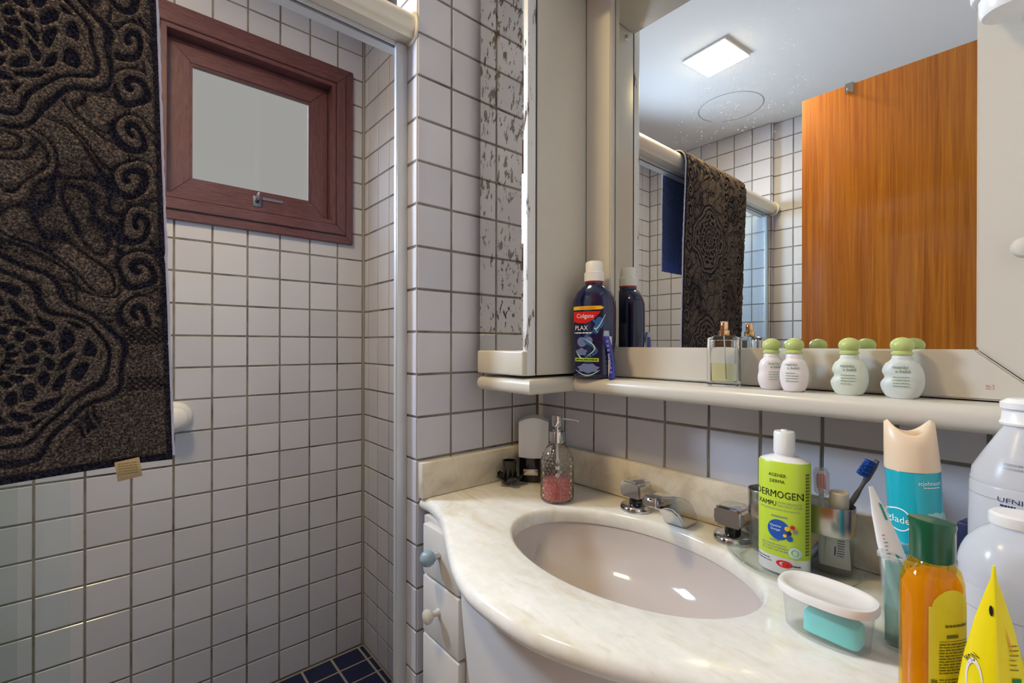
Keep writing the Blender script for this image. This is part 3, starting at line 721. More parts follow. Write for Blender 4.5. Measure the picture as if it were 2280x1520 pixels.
# bowed, belly-shaped front panel
R = []
for k_ in range(15):
    dz_ = .480*k_/14; f_ = sqrt(max(.02, 1-(dz_/.49)**2))
    pt = lambda i, g: (-.3865-(.0175 if 0 < i < 24 else 0)*g-.093*f_*g*sin(pi*(i/24))**.8, -.470+(.264*f_-.014*(1-g)*12)*(1-i/12))
    R.append([(*pt(i, 1), ZC1-.004-dz_) for i in range(25)]+[(*pt(i, .9), ZC1-.004-dz_) for i in range(23, 0, -1)])
V, F = loft(R, True, True)
sharp(obj('bowed_front', V, F, 'lacquer_white', vc), 40)
def drawer(y0, y1, z0, z1, m_knob, lab=None):
    d_ = box('drawer', -.404, -.3855, y1, y0, z0, z1, 'lacquer_white', vc, .003, 2)
    V, F = None, None
    kc = (-.404, (y0+y1)/2+.005, (z0+z1)/2+.005)
    if m_knob == 'ball':
        kb = lathe_x('knob', kc, [(.0065, 0), (.0065, .010), (.009, .0125), (.0145, .0175), (.017, .026), (.0145, .0345), (.008, .040), (.001, .0415)], M['knob_blue'], d_); kb['label'] = 'pale blue ball knob'
        lathe_x('knob_collar', kc, [(.0085, 0), (.0085, .003), (.0075, .009), (.0105, .0115), (.0105, .0135), (.007, .0145)], 'chrome', d_)
    else:
        lathe_x('knob', kc, [(.009, 0), (.007, .003), (.0055, .010), (.006, .014), (.012, .019), (.015, .025), (.0135, .031), (.008, .034), (.001, .035)], 'lacquer', d_)
M['knob_blue'] = mat('pale_blue_porcelain', (.26, .36, .44), .25)
drawer(-.056, -.196, .675, .782, 'ball'); drawer(-.056, -.196, .546, .669, 'k'); drawer(-.056, -.196, .36, .540, 'k'); drawer(-.056, -.196, .12, .354, 'k')

# ------------------------------------------------------------------ faucet set
fc = thing('faucet', 'three-piece chrome basin faucet with block handles behind the sink', 'faucet', (-.062, -.478, ZT))
def handle(y):
    h_ = empty('handle', (0, y, 0)); h_.parent = fc
    body('flange', [(.033, .033, .0003), (.0335, .0335, .005), (.031, .031, .011), (.024, .024, .0135), (.013, .013, .014)], 'chrome', h_, 32)
    body('stem', [(.014, .014, .013), (.014, .014, .021), (.0125, .0125, .022), (.0125, .0125, .032)], 'black', h_, 24)
    bm = bmesh.new(); prism(bm, [(-.023, .029), (.023, .029), (.026, .036), (.025, .060), (.018, .0655), (-.018, .0655), (-.025, .060), (-.026, .036)], lambda y_, z: (-.024, y_, z), lambda y_, z: (.024, y_, z))
    bmesh.ops.recalc_face_normals(bm, faces=bm.faces); bmesh.ops.bevel(bm, geom=bm.edges[:], offset=.004, segments=2, affect='EDGES')
    sharp(from_bm('lever_block', bm, 'chrome', h_), 40)
handle(.104); handle(-.104)
sp_ = [(.0286, .0005), (.022, .020), (.010, .038), (-.005, .051), (-.025, .061), (-.05, .068), (-.08, .0735), (-.105, .0765), (-.1125, .073), (-.111, .0565), (-.100, .053), (-.080, .050), (-.060, .042), (-.042, .028), (-.030, .012), (-.0235, .0005)]
wd = lambda x: .0255-.0095*min(1, max(0, (-x-.01)/.09))
bm = bmesh.new(); prism(bm, sp_, lambda x, z: (x, -wd(x)*(1-.10*max(0, z-.03)/.045), z), lambda x, z: (x, wd(x)*(1-.10*max(0, z-.03)/.045), z))
bmesh.ops.recalc_face_normals(bm, faces=bm.faces); bmesh.ops.bevel(bm, geom=[e for e in bm.edges if e.calc_face_angle(0) > .7], offset=.004, segments=3, affect='EDGES')
sharp(from_bm('spout', bm, 'chrome', fc), 40)

# ------------------------------------------------------------------ soap dispenser
sd_ = thing('soap_dispenser', 'diamond-cut glass soap dispenser with chrome pump and pink soap', 'soap dispenser', (-.150, -.222, ZT+.0004))
M['cutglass'] = mat('cut_glass', (.97, .96, .94), .02, trans=1, ior=1.45)
# knurled glass wall
NA, NZ = 96, 56; V, F = [], []
pr = [(.0, .020), (.0015, .033), (.004, .0365), (.012, .0385), (.075, .0385), (.095, .0375), (.110, .033), (.120, .026), (.127, .019), (.131, .0165), (.136, .0160)]
zz = np.linspace(0, .136, NZ); rr = np.interp(zz, [p[0] for p in pr], [p[1] for p in pr])
for i, z in enumerate(zz):
    for j in range(NA):
        t = 2*pi*j/NA; k_ = 1 if .006 < z < .10 else 0
        dd = .0017*k_*abs(sin(12*t+z*190))*abs(sin(12*t-z*190))
        V.append(((rr[i]-dd)*cos(t), (rr[i]-dd)*sin(t), float(z)))
for i in range(NZ-1):
    for j in range(NA): k_ = (j+1) % NA; F.append((i*NA+j, i*NA+k_, (i+1)*NA+k_, (i+1)*NA+j))
F.append(tuple(range(NA-1, -1, -1)))
ci = len(V); cav = [(.012, .0038), (.030, .0040), (.0345, .008), (.0345, .095), (.030, .109), (.018, .124), (.0135, .134)]
for r_, z in cav: V += [(r_*cos(2*pi*j/NA), r_*sin(2*pi*j/NA), z) for j in range(NA)]
for i in range(len(cav)-1):
    for j in range(NA): k_ = (j+1) % NA; F.append((ci+i*NA+k_, ci+i*NA+j, ci+(i+1)*NA+j, ci+(i+1)*NA+k_))
F.append(tuple(ci+j for j in range(NA))); q_ = ci+(len(cav)-1)*NA; e_ = (NZ-1)*NA
F += [(e_+j, e_+(j+1) % NA, q_+(j+1) % NA, q_+j) for j in range(NA)]
sharp(obj('bottle', V, F, 'cutglass', sd_), 20)
M['soap'] = mat('pink_soap', (.80, .20, .19), .35, sss=.3); m = M['soap']; N, L, b = nt(m)
vo = add(m, 'ShaderNodeTexVoronoi'); vo.inputs['Scale'].default_value = 190; L.new(coords(m), vo.inputs['Vector'])
L.new(ramp(m, vo.outputs['Distance'], [(.15, (.88, .33, .31)), (.7, (.66, .13, .12))]), b.inputs['Base Color'])
so = body('liquid_soap', [(.028, .028, .0043), (.0341, .0341, .0085), (.0341, .0341, .052)], 'soap', sd_, 48); so['label'] = 'pink liquid soap'
tube('dip_tube', [(.004, 0, .012), (.002, 0, .08), (0, 0, .135)], .003, 'white', sd_)
pu = body('pump', [(.0175, .0175, .134), (.0178, .0178, .155), (.0165, .0165, .158), (.0105, .0105, .1585), (.0105, .0105, .163), (.005, .005, .1635), (.005, .005, .170), (.0115, .0115, .1705), (.0120, .0120, .172), (.0120, .0120, .1935), (.0105, .0105, .195)], 'chrome', sd_, 32, ang=30)
tube('nozzle', [(.006, -.008, .1865), (.018, -.024, .1855), (.028, -.037, .183), (.030, -.040, .181)], .0026, 'chrome', sd_)

# white casing on a black base in the corner, and the black stand before it
cs = thing('corner_appliance', 'white curved casing on a black base in the counter corner', 'appliance', (-.0780, -.0680, ZT+.0004), radians(-45))
NA = 40
def slabring(w, d_, z, bul): # plan: flat back, bowed front (-y)
    out = [(-w, d_*.5), (-w, -d_*.5)]
    out += [(-w+2*w*i/14, -d_*.5-bul*sin(pi*i/14)) for i in range(1, 14)]
    return [(x, y, z) for x, y in out+[(w, -d_*.5), (w, d_*.5)]]
V, F = loft([slabring(.037, .044, z, .012) for z in (0, .003, .060, .062)]); sharp(obj('base', V, F, 'black', cs), 40)
box('base_window', -.026, .012, -.0385, -.034, .020, .036, 'steel', cs, .001)
V, F = [], []
# white upper casing with arched top (higher in the middle)
for side, yy in ((0, -1), (1, 1)):
    for i in range(15):
        x = -.039+.078*i/14; top = .155+.013*sin(pi*i/14)
        y = (-.025-.014*sin(pi*i/14)) if yy < 0 else .026
        for z in (.064, top-.004, top): V.append((x, y*(.93 if z == top else 1), z))
n_ = 15
for side in (0, 1):
    for i in range(14):
        for k_ in range(2):
            a = side*45+i*3+k_; f_ = (a, a+3, a+4, a+1); F.append(f_ if side == 0 else f_[::-1])
for i in range(14):
    a = i*3+2; c_ = 45+i*3+2; F.append((a, a+3, c_+3, c_)); a -= 2; c_ -= 2; F.append((a, c_, c_+3, a+3))
for i in (0, 14):
    for k_ in range(2): a = i*3+k_; c_ = 45+a; F.append((a, a+1, c_+1, c_) if i == 0 else (a, c_, c_+1, a+1))
sharp(obj('casing', V, F, 'white', cs), 40)
bk = thing('black_stand', 'small black plastic stand with cup and splayed petals, beside soap dispenser', 'stand', (-.1600, -.0640, ZT+.0004))
V, F = loft(stack([(.004, .004, .003), (.013, .013, .004), (.020, .020, .010), (.020, .020, .0145), (.016, .016, .0155), (.004, .004, .0155)], 32)); sharp(obj('hub', V, F, 'black', bk), 40)
body('cup', [(.0155, .0155, .0156), (.0175, .0175, .058), (.0185, .0185, .060), (.0185, .0185, .0625), (.0155, .0155, .0625), (.0140, .0140, .022)], 'black', bk, 32)
for i in range(5):
    t0 = 2*pi*i/5+.5; V = []
    for j in range(6):
        q = j/5; r_ = .013+.024*q; hw = .013*sin(pi*(.18+.72*q)); z = .012+.014*q*q
        for k_ in (-1, -.5, .5, 1):
            zz_ = z+abs(k_)**2*.004
            V.append((r_*cos(t0)-hw*k_*sin(t0), r_*sin(t0)+hw*k_*cos(t0), zz_))
    nv = len(V); V += [(x, y, z-.0022) for x, y, z in V]; F = []
    for j in range(5):
        for k_ in range(3):
            a = j*4+k_; F.append((a, a+1, a+5, a+4)); F.append((nv+a, nv+a+4, nv+a+5, nv+a+1))
        for k_, s_ in ((0, 1), (3, -1)): a = j*4+k_; F.append((a, a+4, nv+a+4, nv+a)[::s_])
    for j, s_ in ((0, -1), (5, 1)):
        for k_ in range(3): a = j*4+k_; F.append((a, a+1, nv+a+1, nv+a)[::s_])
    sharp(obj('petal', V, F, 'black', bk), 50)
for i in range(3):
    t = 2*pi*i/3+.3; body('foot', [(.003, .003, .0003), (.0035, .0035, .005)], 'chrome', bk, 10).location = (.011*cos(t), .011*sin(t), 0)

# ------------------------------------------------------------------ shelf items
def face(loc, extra=0.):
    """rotation so that local -Y looks at the camera, turned by extra"""
    d_ = Vector((CAM.x-loc[0], CAM.y-loc[1])); return atan2(d_.y, d_.x)+pi/2+extra
# mouthwash
loc = (-.0985, -.2870, ZS+.0004)
mw = thing('mouthwash_bottle', 'tall dark blue mouthwash bottle with white cap, at left end of shelf', 'bottle', loc, face(loc, radians(-19))); mw.scale = (1.15, 1.14, 1)
M['mouth'] = mat('dark_blue_bottle', (.004, .007, .055), .08, coat=.5)
A_, B_ = .0425, .0255
mp_ = [(.034, .020, 0), (.041, .0245, .003), (.0425, .0258, .010), (.0415, .025, .030), (.0395, .0238, .055), (A_, B_, .085), (.0428, .0258, .150), (.0420, .0253, .172), (.034, .0225, .192), (.022, .0175, .205), (.0165, .0165, .208), (.0165, .0165, .214)]
body('bottle_body', mp_, 'mouth', mw, 48, 2.6)
body('neck_ring', [(.0178, .0178, .2125), (.0182, .0182, .2165), (.0165, .0165, .218)], mat('red_liner', (.35, .02, .04), .3), mw, 32)
body('cap', [(.0195, .0195, .2165), (.0192, .0192, .236), (.0170, .0170, .238), (.0165, .0165, .258), (.0145, .0145, .2615)], 'white', mw, 36, ang=30)
zz = [p[2] for p in mp_]; wa = [p[0] for p in mp_]; wb_ = [p[1] for p in mp_]
def msurf(x, z):
    a, b_ = np.interp(z, zz, wa), np.interp(z, zz, wb_); return -b_*max(0., 1-min(1., abs(x/a))**2.6)**(1/2.6)
Print(msurf).rect(-.036, .022, .1515, .1595, .0005, 16).put([(.022, .1515), (.028, .1555), (.022, .1595)], [(0, 1, 2)]).done('promo_band', 'ink_yellow', mw)
Print(msurf).text('PAGUE MENOS', -.004, .1535, .0058, .0011, xs=.85).done('promo_lettering', 'ink_red', mw)
# red half-moon brand panel with white lettering
V = [(-.036, .1475), (.022, .1475)]+[(-.012+.032*cos(t)+.002, .1475-.027*sin(t)) for t in np.linspace(.15, pi-.55, 14)]+[(-.036, .134)]
pn = Print(msurf)
top = [(-.035+.056*i/16, .1475) for i in range(17)]; bot = [(-.035+.056*i/16, .1475-.026*(1-((i/16-.38)/.64)**2 if i/16 > .38 else 1-((.38-i/16)/.9)**2)) for i in range(17)]
pn.put(top+bot, [(i, i+1, 17+i+1, 17+i) for i in range(16)], .0006).done('brand_panel', 'ink_red', mw)
Print(msurf).text('Colgate', -.0095, .1335, .0135, .0012, xs=.86).done('brand_lettering', 'ink_white', mw)
Print(msurf).text('PLAX', -.0175, .1065, .0145, .0007, xs=.82).lines(-.033, .004, .099, 1, .004, .0024, .0007).done('product_lettering', 'ink_white', mw)
aq = Print(msurf)
for i in range(26):
    t = i/25*pi*1.9; aq.blob(.008+.017*sin(t*1.6)*(.5+i/50)-.012*i/25, .128-.082*i/25, .0028, .0030, .0006, 8, 1)
aq.blob(.019, .122, .008, .013, .0005).blob(.013, .108, .006, .010, .0005).done('swirl_print', ink('ink_deep', (.02, .11, .36)), mw)
Print(msurf).blob(-.016, .080, .010, .011, .0006).blob(-.002, .083, .008, .009, .00055).blob(-.017, .058, .011, .008, .0006, fn=lambda t: 1+.15*sin(5*t)).blob(-.003, .022, .021, .010, .0006, fn=lambda t: 1+.12*sin(7*t)).done('shield_print', ink('ink_violet', (.16, .20, .42)), mw)
sw = Print(msurf)
def ribbon(pr_, pts, w, off=.0009):
    V, F = [], []
    for i, (x, z) in enumerate(pts):
        a, c_ = pts[max(i-1, 0)], pts[min(i+1, len(pts)-1)]; t = Vector((c_[0]-a[0], c_[1]-a[1])).normalized()
        ww = w*(.25+.75*sin(pi*(i+.5)/len(pts))); V += [(x-t.y*ww, z+t.x*ww), (x+t.y*ww, z-t.x*ww)]
    pr_.put(V, [(2*i, 2*i+1, 2*i+3, 2*i+2) for i in range(len(pts)-1)], off)
ribbon(sw, [(.030-.02*sin(t*.9)-.0, .140-.05*t/2.6-.012*sin(t*2)) for t in np.linspace(0, 2.6, 24)], .0013)
ribbon(sw, [(-.012+.022*sin(t), .088-.030*t/2.2) for t in np.linspace(0, 2.8, 20)], .0013)
ribbon(sw, [(-.030+.010*t, .060-.018*t+.004*t*t) for t in np.linspace(0, 2.2, 14)], .0012)
ribbon(sw, [(-.030+.05*t, .018-.012*sin(pi*t)) for t in np.linspace(0, 1, 14)], .0012)
sw.done('ribbon_print', 'ink_pale', mw)
Print(msurf).rect(-.032, .018, .0365, .0445, .0007).done('lime_band', 'ink_lime', mw)
Print(msurf).lines(-.029, .015, .0395, 1, .004, .0022, .0011).done('lime_band_print', 'ink_navy', mw)
Print(lambda x, z: -msurf(x, z)+.0008).rect(-.030, .030, .045, .125, 0, 12, 6).done('back_label', mat('back_label', (.05, .055, .075), .5), mw)
# toothbrush blister stuck to the bottle side
loc2 = (-.1110, -.3365, ZS+.0006)
tb = thing('packed_toothbrush', 'blue wrapped giveaway toothbrush upright at the side of the mouthwash bottle', 'toothbrush', loc2, face(loc2))
R = []
for i in range(13):
    q = i/12; z = .092*q; w_ = .0060+.0017*cos(q*7); x = .008-.010*q+.005*sin(q*4)
    R.append([(x+px_, py_, z) for px_, py_ in se(w_, .0055, 3, 20)])
V, F = loft(R); sharp(obj('wrapper', V, F, mat('blue_wrapper', (.03, .035, .32), .25, coat=.5), tb), 60)
body('wrapper_top', [(.006, .005, .0922, -.004, 0), (.0066, .0055, .095, -.004, 0), (.0052, .0045, .104, -.004, 0)], mat('pale_blue', (.35, .42, .62), .35), tb, 20, 3)
box('card_back', .0000, .0075, .0058, .0068, .001, .092, 'white', tb, .0004)
pq = Print(lambda x, z: -.0058)
for i in range(8): pq.rect(.006-.009*i/8-.0025, .006-.009*i/8+.0025, .012+.0095*i, .017+.0095*i, .0004, 2)
pq.done('wrapper_print', mat('wrapper_print', (.22, .22, .55), .4), tb)
# perfume bottle
loc = (-.088, -.577, ZS+.0004)
pf = thing('perfume_bottle', 'square clear glass perfume bottle half full, with bare rose-gold spray neck', 'perfume bottle', loc, face(loc, radians(-6)))
M['pglass'] = mat('perfume_glass', (.97, .98, .96), .0, trans=1, ior=1.45)
V, F = loft(stack([(.026, .0135, 0), (.0275, .015, .0015), (.0275, .015, .084), (.026, .0138, .087), (.019, .010, .090), (.008, .008, .091)], 48, 7))
ia, ib = loft(stack([(.0205, .0090, .0085), (.0222, .0100, .0100), (.0222, .0100, .080), (.0205, .0090, .083)], 48, 5))
n0 = len(V); V = V+ia; F = F+[tuple(n0+k_ for k_ in f_[::-1]) for f_ in ib]
sharp(obj('flacon', V, F, 'pglass', pf), 30)
M['scent'] = mat('pale_scent', (.97, .95, .62), .0, trans=1, ior=1.33)
body('scent', [(.0203, .0088, .0088), (.0220, .0098, .0103), (.0220, .0098, .041)], 'scent', pf, 48, 5)
tube('dip_tube', [(.004, 0, .014), (.002, 0, .05), (0, 0, .09)], .0012, 'white', pf, 8)
body('collar', [(.0085, .0085, .0912), (.0095, .0095, .093), (.0095, .0095, .100), (.0065, .0065, .101)], 'gold', pf, 28)
body('spray_head', [(.0062, .0062, .1012), (.0068, .0068, .103), (.0068, .0068, .115), (.0058, .0058, .1162)], 'gold', pf, 28)

# four baby-care bottles with green ball caps
M['milky'] = mat('milky_white', (.74, .69, .68), .35, sss=.15)
M['frost'] = mat('frosted_greenish', (.60, .64, .55), .4, sss=.2)
M['frost2'] = mat('frosted_clear', (.58, .61, .58), .4, sss=.2)
M['capgreen'] = mat('pale_green_cap', (.46, .53, .18), .32)
def baby(loc, rz, m, label, shape, w, lines_):
    t = thing('baby_bottle', label, 'bottle', loc, rz, 'green-capped little bottles on the shelf')
    # silhouette: half widths left/right over height; a soft notch on the left
    R = []
    dl = .0155
    for i in range(27):
        q = i/26; z = .0575*q
        e = sqrt(max(0, 1-((q-.44)/.60)**2)); right = w*e if q < .86 else w*e*.9
        right = max(right, .0115); left = right
        if shape == 'notch': left = right-.20*w*math.exp(-((q-.50)/.10)**2)+.02*w*math.exp(-((q-.25)/.15)**2)
        if shape == 'wave': left = right-.10*w*math.exp(-((q-.52)/.14)**2)
        if i == 0: left *= .93; right *= .93
        cx = (right-left)/2; a = (right+left)/2; d_ = dl*(.72+.28*e) if q < .9 else .0115
        d_ = min(d_, max(a, .0115)) if shape in ('wave', 'drop') else min(d_, .0155)
        R.append([(x, y, z) for x, y in se(a, d_, 2.2, 40, cx, 0)])
    R.append([(x, y, .0590) for x, y in se(.0105, .0105, 2, 40)]); R.append([(x, y, .0615) for x, y in se(.0105, .0105, 2, 40)])
    V, F = loft(R); sharp(obj('bottle_body', V, F, m, t), 50)
    cp = [(.0118, .0118, .0605), (.0124, .0124, .0615), (.0124, .0124, .0638), (.0116, .0116, .0642)]
    for i in range(11):
        a = -.75+(pi/2+.70)*i/10; cp.append((.0138*cos(a), .0138*cos(a), .0740+.0115*sin(a)))
    body('ball_cap', cp, 'capgreen', t, 32, ang=30)
    sf = lambda x, z: -(dl+.0004)
    sf = lambda x, z: -min(dl*1.0, dl)*max(.05, 1-min(1, abs(x/w))**2.2)**(1/2.2)-.0002
    Print(sf).text('mamãe', -.001, .0415, .0062).text('e bebê', .002, .0358, .0062).done('lettering', 'ink_green', t)
    Print(sf).lines(-.009, .009, .029, lines_, .0042, .0011).done('small_print', mat('pale_green_ink', (.22, .33, .17), .5), t)
    return t
for x, y, ex, m_, lb, shp, w_ in (
    (-.082, -.654, 18, 'milky', 'pinkish white lotion bottle with green ball cap, nearest the perfume', 'wave', .0215),
    (-.093, -.692, -12, 'milky', 'pinkish white drop-shaped bottle with green ball cap, second from the perfume', 'drop', .0205),
    (-.083, -.763, -6, 'frost', 'yellowish frosted kidney-shaped bottle with green ball cap, third from the perfume', 'notch', .0235),
    (-.077, -.8235, -4, 'frost2', 'clear frosted kidney-shaped bottle with green ball cap, furthest right on the shelf', 'notch', .0245)):
    baby((x, y, ZS+.0004), face((x, y), radians(ex)), m_, lb, shp, w_, 4)

# ------------------------------------------------------------------ things on the counter, right
# glass tray
M['trayglass'] = clear('tray_glass', (.93, .96, .955), 1.7, 0, .05, (.8, .85, .85))
tr = thing('glass_tray', 'oval clear glass tray under the toothbrush holder and green shampoo bottle', 'tray', (-.100, -.690, ZT+.0004))
R = stack([(.060, .082, 0), (.066, .088, .002), (.072, .094, .010), (.0735, .0955, .0125), (.072, .094, .0145), (.069, .091, .0135), (.063, .085, .0055), (.058, .080, .0040)], 64, 2.15)
V, F = loft(R); sharp(obj('dish', V, F, 'trayglass', tr), 40)
# shampoo
loc = (-.123, -.688, ZT+.0048)
dz = thing('shampoo_bottle', 'lime green pet shampoo bottle with white flip cap, on the glass tray', 'bottle', loc, face(loc, radians(-14)))
DA, DB = .0355, .0235
body('bottle_body', [(DA-.003, DB-.003, 0), (DA, DB, .003), (DA, DB, .168), (DA-.002, DB-.002, .173), (.020, .017, .1785), (.0135, .0135, .1795), (.0135, .0135, .1835)], 'white', dz, 56, 2.2)
body('label_sleeve', [(DA+.0003, DB+.0003, .0275), (DA+.0004, DB+.0004, .028), (DA+.0004, DB+.0004, .1695), (DA-.0012, DB-.0012, .1728)], mat('lime_label', (.50, .66, .045), .35), dz, 56, 2.2, False, False)
body('flip_cap', [(.0145, .0145, .1835), (.0150, .0150, .186), (.0148, .0148, .215), (.0135, .0135, .2175), (.005, .005, .2182), (.0045, .0045, .220)], 'white', dz, 40, ang=30)
ds = cyl_surf(DA+.0004, DB+.0004, 2.2)
Print(ds).text('AGENER', -.004, .150, .0072, .0005, xs=.9).text('DERMA', -.004, .1405, .0072, .0005, xs=.9).text('DERMOGEN', -.003, .118, .0155, .0005, xs=.80).text('®', .0285, .125, .005, .0005).text('XAMPU', -.0185, .1045, .0105, .0005, xs=.78).done('lettering', 'ink_black', dz)
Print(ds).text('DE USO FREQUENTE', .0125, .1095, .0042, .0005, xs=.8).text('PARA CÃES E GATOS', .0125, .1045, .0042, .0005, xs=.8).text('HIPOALERGÊNICO PARA PELES SENSÍVEIS', -.0015, .0985, .0036, .0005, xs=.82).done('small_lettering', 'ink_gray', dz)
tag(Print(ds).lines(-.012, .010, .088, 1, .004, .0024).lines(-.014, .000, .051, 1, .004, .0022).lines(-.026, .012, .0445, 3, .0042, .0014).done('small_print', 'ink_gray', dz), kind='stuff')
Print(ds).blob(-.003, .068, .0155, .0155, .0004, fn=lambda t: 1-.10*sin(t-2.2)).done('blue_drop', 'ink_blue', dz)
Print(ds).text('Vitaminas', -.006, .0730, .0050, .0009, xs=.85).text('Ômegas', -.006, .0675, .0050, .0009, xs=.85).done('drop_lettering', 'ink_white', dz)
for (x, z, r_, cc) in ((.010, .073, .0036, 'ink_yellow'), (.017, .0765, .0032, 'ink_red'), (.0205, .070, .0034, 'ink_gray'), (.013, .0665, .003, 'ink_navy'), (.007, .062, .0026, 'ink_yellow'), (.0135, .0585, .0042, 'ink_blue')):
    Print(ds).blob(x, z, r_, r_, .0008, 14, 2).done('dot_print', cc, dz)
Print(ds).blob(.020, .038, .0085, .0085, .0005, hole=.55).blob(.020, .038, .003, .004, .0005).done('recycling_mark', 'ink_pale', dz)
Print(cyl_surf(DA, DB, 2.2)).blob(.006, .018, .011, .0055, .0005, hole=.62).blob(.009, .0175, .006, .004, .0006).done('maker_mark', 'ink_red', dz)
Print(cyl_surf(DA, DB, 2.2)).text('A', .0105, .0160, .0052, .0012).done('maker_lettering', 'ink_black', dz)
tag(Print(cyl_surf(DA, DB, 2.2)).lines(.016, .027, .0165, 1, .003, .0018).lines(-.033, -.012, .0215, 2, .004, .0012).done('maker_print', 'ink_black', dz), kind='stuff')
pq = Print(ds)
for i in range(26): pq.rect(.0318, .0352, .035+.0048*i, .0382+.0048*i, .0004, 2)
pq.done('side_print', 'ink_olive', dz)

# stadium tumbler with steel band
M['acryl'] = clear('clear_acrylic', (.97, .98, .98), 1.45, 0, .05, (.9, .95, .95))
th = thing('toothbrush_holder', 'long clear toothbrush tumbler with steel band, behind the shampoo bottle', 'toothbrush holder', (-.0655, -.690, ZT+.0048))
def stad(r_, L_, z, N=20):
    return [(r_*cos(t), L_+r_*sin(t), z) for t in np.linspace(0, pi, N)]+[(r_*cos(t), -L_+r_*sin(t), z) for t in np.linspace(pi, 2*pi, N)]
V, F = loft([stad(.023, .049, 0), stad(.0255, .049, .003), stad(.0275, .049, .097), stad(.0260, .049, .097), stad(.0240, .049, .006)], True, True); sharp(obj('tumbler', V, F, 'acryl', th), 40)
V, F = loft([stad(.0280, .049, .0595), stad(.0286, .049, .061), stad(.0290, .049, .102), stad(.0284, .049, .1035), stad(.0280, .049, .1025), stad(.0279, .049, .061), stad(.0279, .049, .0595)], False, False)
F += [(i, (i+1) % 40, 6*40+(i+1) % 40, 6*40+i)[::-1] for i in range(40)]
sharp(obj('steel_band', V, F, 'steel', th), 40)
def axis_frame(p0, p1, roll=0.):
    z = (Vector(p1)-Vector(p0)).normalized(); a = Vector((CAM.x-p0[0], CAM.y-p0[1], 0)); y = -(a-z*a.dot(z)).normalized(); x = y.cross(z)
    M4 = Matrix(((x.x, y.x, z.x, p0[0]), (x.y, y.y, z.y, p0[1]), (x.z, y.z, z.z, p0[2]), (0, 0, 0, 1))); return M4 @ Matrix.Rotation(roll, 4, 'Z')
def leaning(name, label, cat, p0, p1, roll=0., group=None):
    t = thing(name, label, cat, (0, 0, 0), 0, group); t.matrix_world = axis_frame(p0, p1, roll); return t
def brush(name, label, p0, p1, roll, mh, mb, bend=.012, L_=.185, cover=False):
    t = leaning(name, label, 'toothbrush', p0, p1, roll, )
    R = []
    for i in range(19):
        q = i/18; z = L_*q
        w_ = .0055-.002*q+.0012*sin(q*9)*(1-q); d_ = .0045-.0012*q
        if q > .82: w_ = .0058; d_ = .0026
        if .72 < q <= .82: w_ = .0028; d_ = .0026
        if i == 18: w_ *= .6
        R.append([(x, y+bend*sin(pi*q)*.4, z) for x, y in se(w_, d_, 2.5, 16)])
    V, F = loft(R); sharp(obj('handle', V, F, mh, t), 60)
    for i in range(8):
        for j in (-1, 0, 1):
            z = L_*(.845+.0175*i); 
            cb = cover
            V, F = loft([[(.0036*j+x, -.0022-dd, z+y) for x, y in se(.0017, .0015, 2, 8)] for dd in (0, .0115)]); o = obj('bristle_tuft', V, F, mb[(i+j) % len(mb)], t)
    if cover:
        V, F = loft([[(x, y-.006, z) for x, y in se(a, b_, 2.6, 28)] for a, b_, z in ((.0065, .008, L_*.76), (.0100, .0125, L_*.79), (.0105, .013, L_*1.0), (.008, .011, L_*1.035), (.003, .005, L_*1.045))], False, True)
        c_ = sharp(obj('travel_cover', V, F, clear('cloudy_cover', (.9, .88, .88), 1.35, 0, .25, (.9, .86, .86)), t), 40); c_['label'] = 'cloudy clear travel cover'
    return t
ZB = ZT+.012
brush('toothbrush', 'pale toothbrush with pink bristles under a clear cover, in the tumbler', (-.068, -.7265, ZB), (-.0745, -.7225, ZB+.18), .15, mat('pale_handle', (.66, .70, .66), .3), [mat('pink_bristle', (.85, .25, .28), .6)], cover=True, L_=.146)
brush('toothbrush', 'grey toothbrush with blue bristles, leaning right in the tumbler', (-.0535, -.705, ZB), (-.0405, -.7862, ZB+.165), -1.0, mat('grey_handle', (.13, .13, .145), .3), [mat('blue_bristle', (.01, .09, .55), .5), mat('blue_bristle_tip', (.03, .17, .75), .5)], L_=.190)
# toothpaste tube standing cap up inside the tumbler
tpp = leaning('toothpaste_tube', 'white toothpaste tube with beige cap, upright in the tumbler', 'tube', (-.0670, -.7440, ZB-.001), (-.0700, -.7475, ZB+.12))
V, F = loft([[(x, y, z) for x, y in se(a, b_, 2.2, 32)] for a, b_, z in ((.0175, .0012, 0), (.0175, .0014, .008), (.0150, .0065, .035), (.0130, .0115, .075), (.0120, .0120, .086), (.006, .006, .088))]); sharp(obj('tube_body', V, F, 'white', tpp), 50)
body('cap', [(.0125, .0125, .086), (.0132, .0132, .088), (.0128, .0128, .118), (.0118, .0118, .1195), (.0105, .0105, .1195), (.0100, .0100, .117)], mat('beige_cap', (.82, .73, .60), .35), tpp, 32, ang=30)
Print(lambda x, z: -np.interp(z, [0, .008, .035, .075], [.0012, .0014, .0065, .0115])*sqrt(max(.1, 1-(x/.016)**2))).lines(.000, .009, .074, 14, .0042, .0018).rect(-.004, -.002, .02, .035).rect(-.004, -.002, .05, .07).done('tube_print', 'ink_navy', tpp)

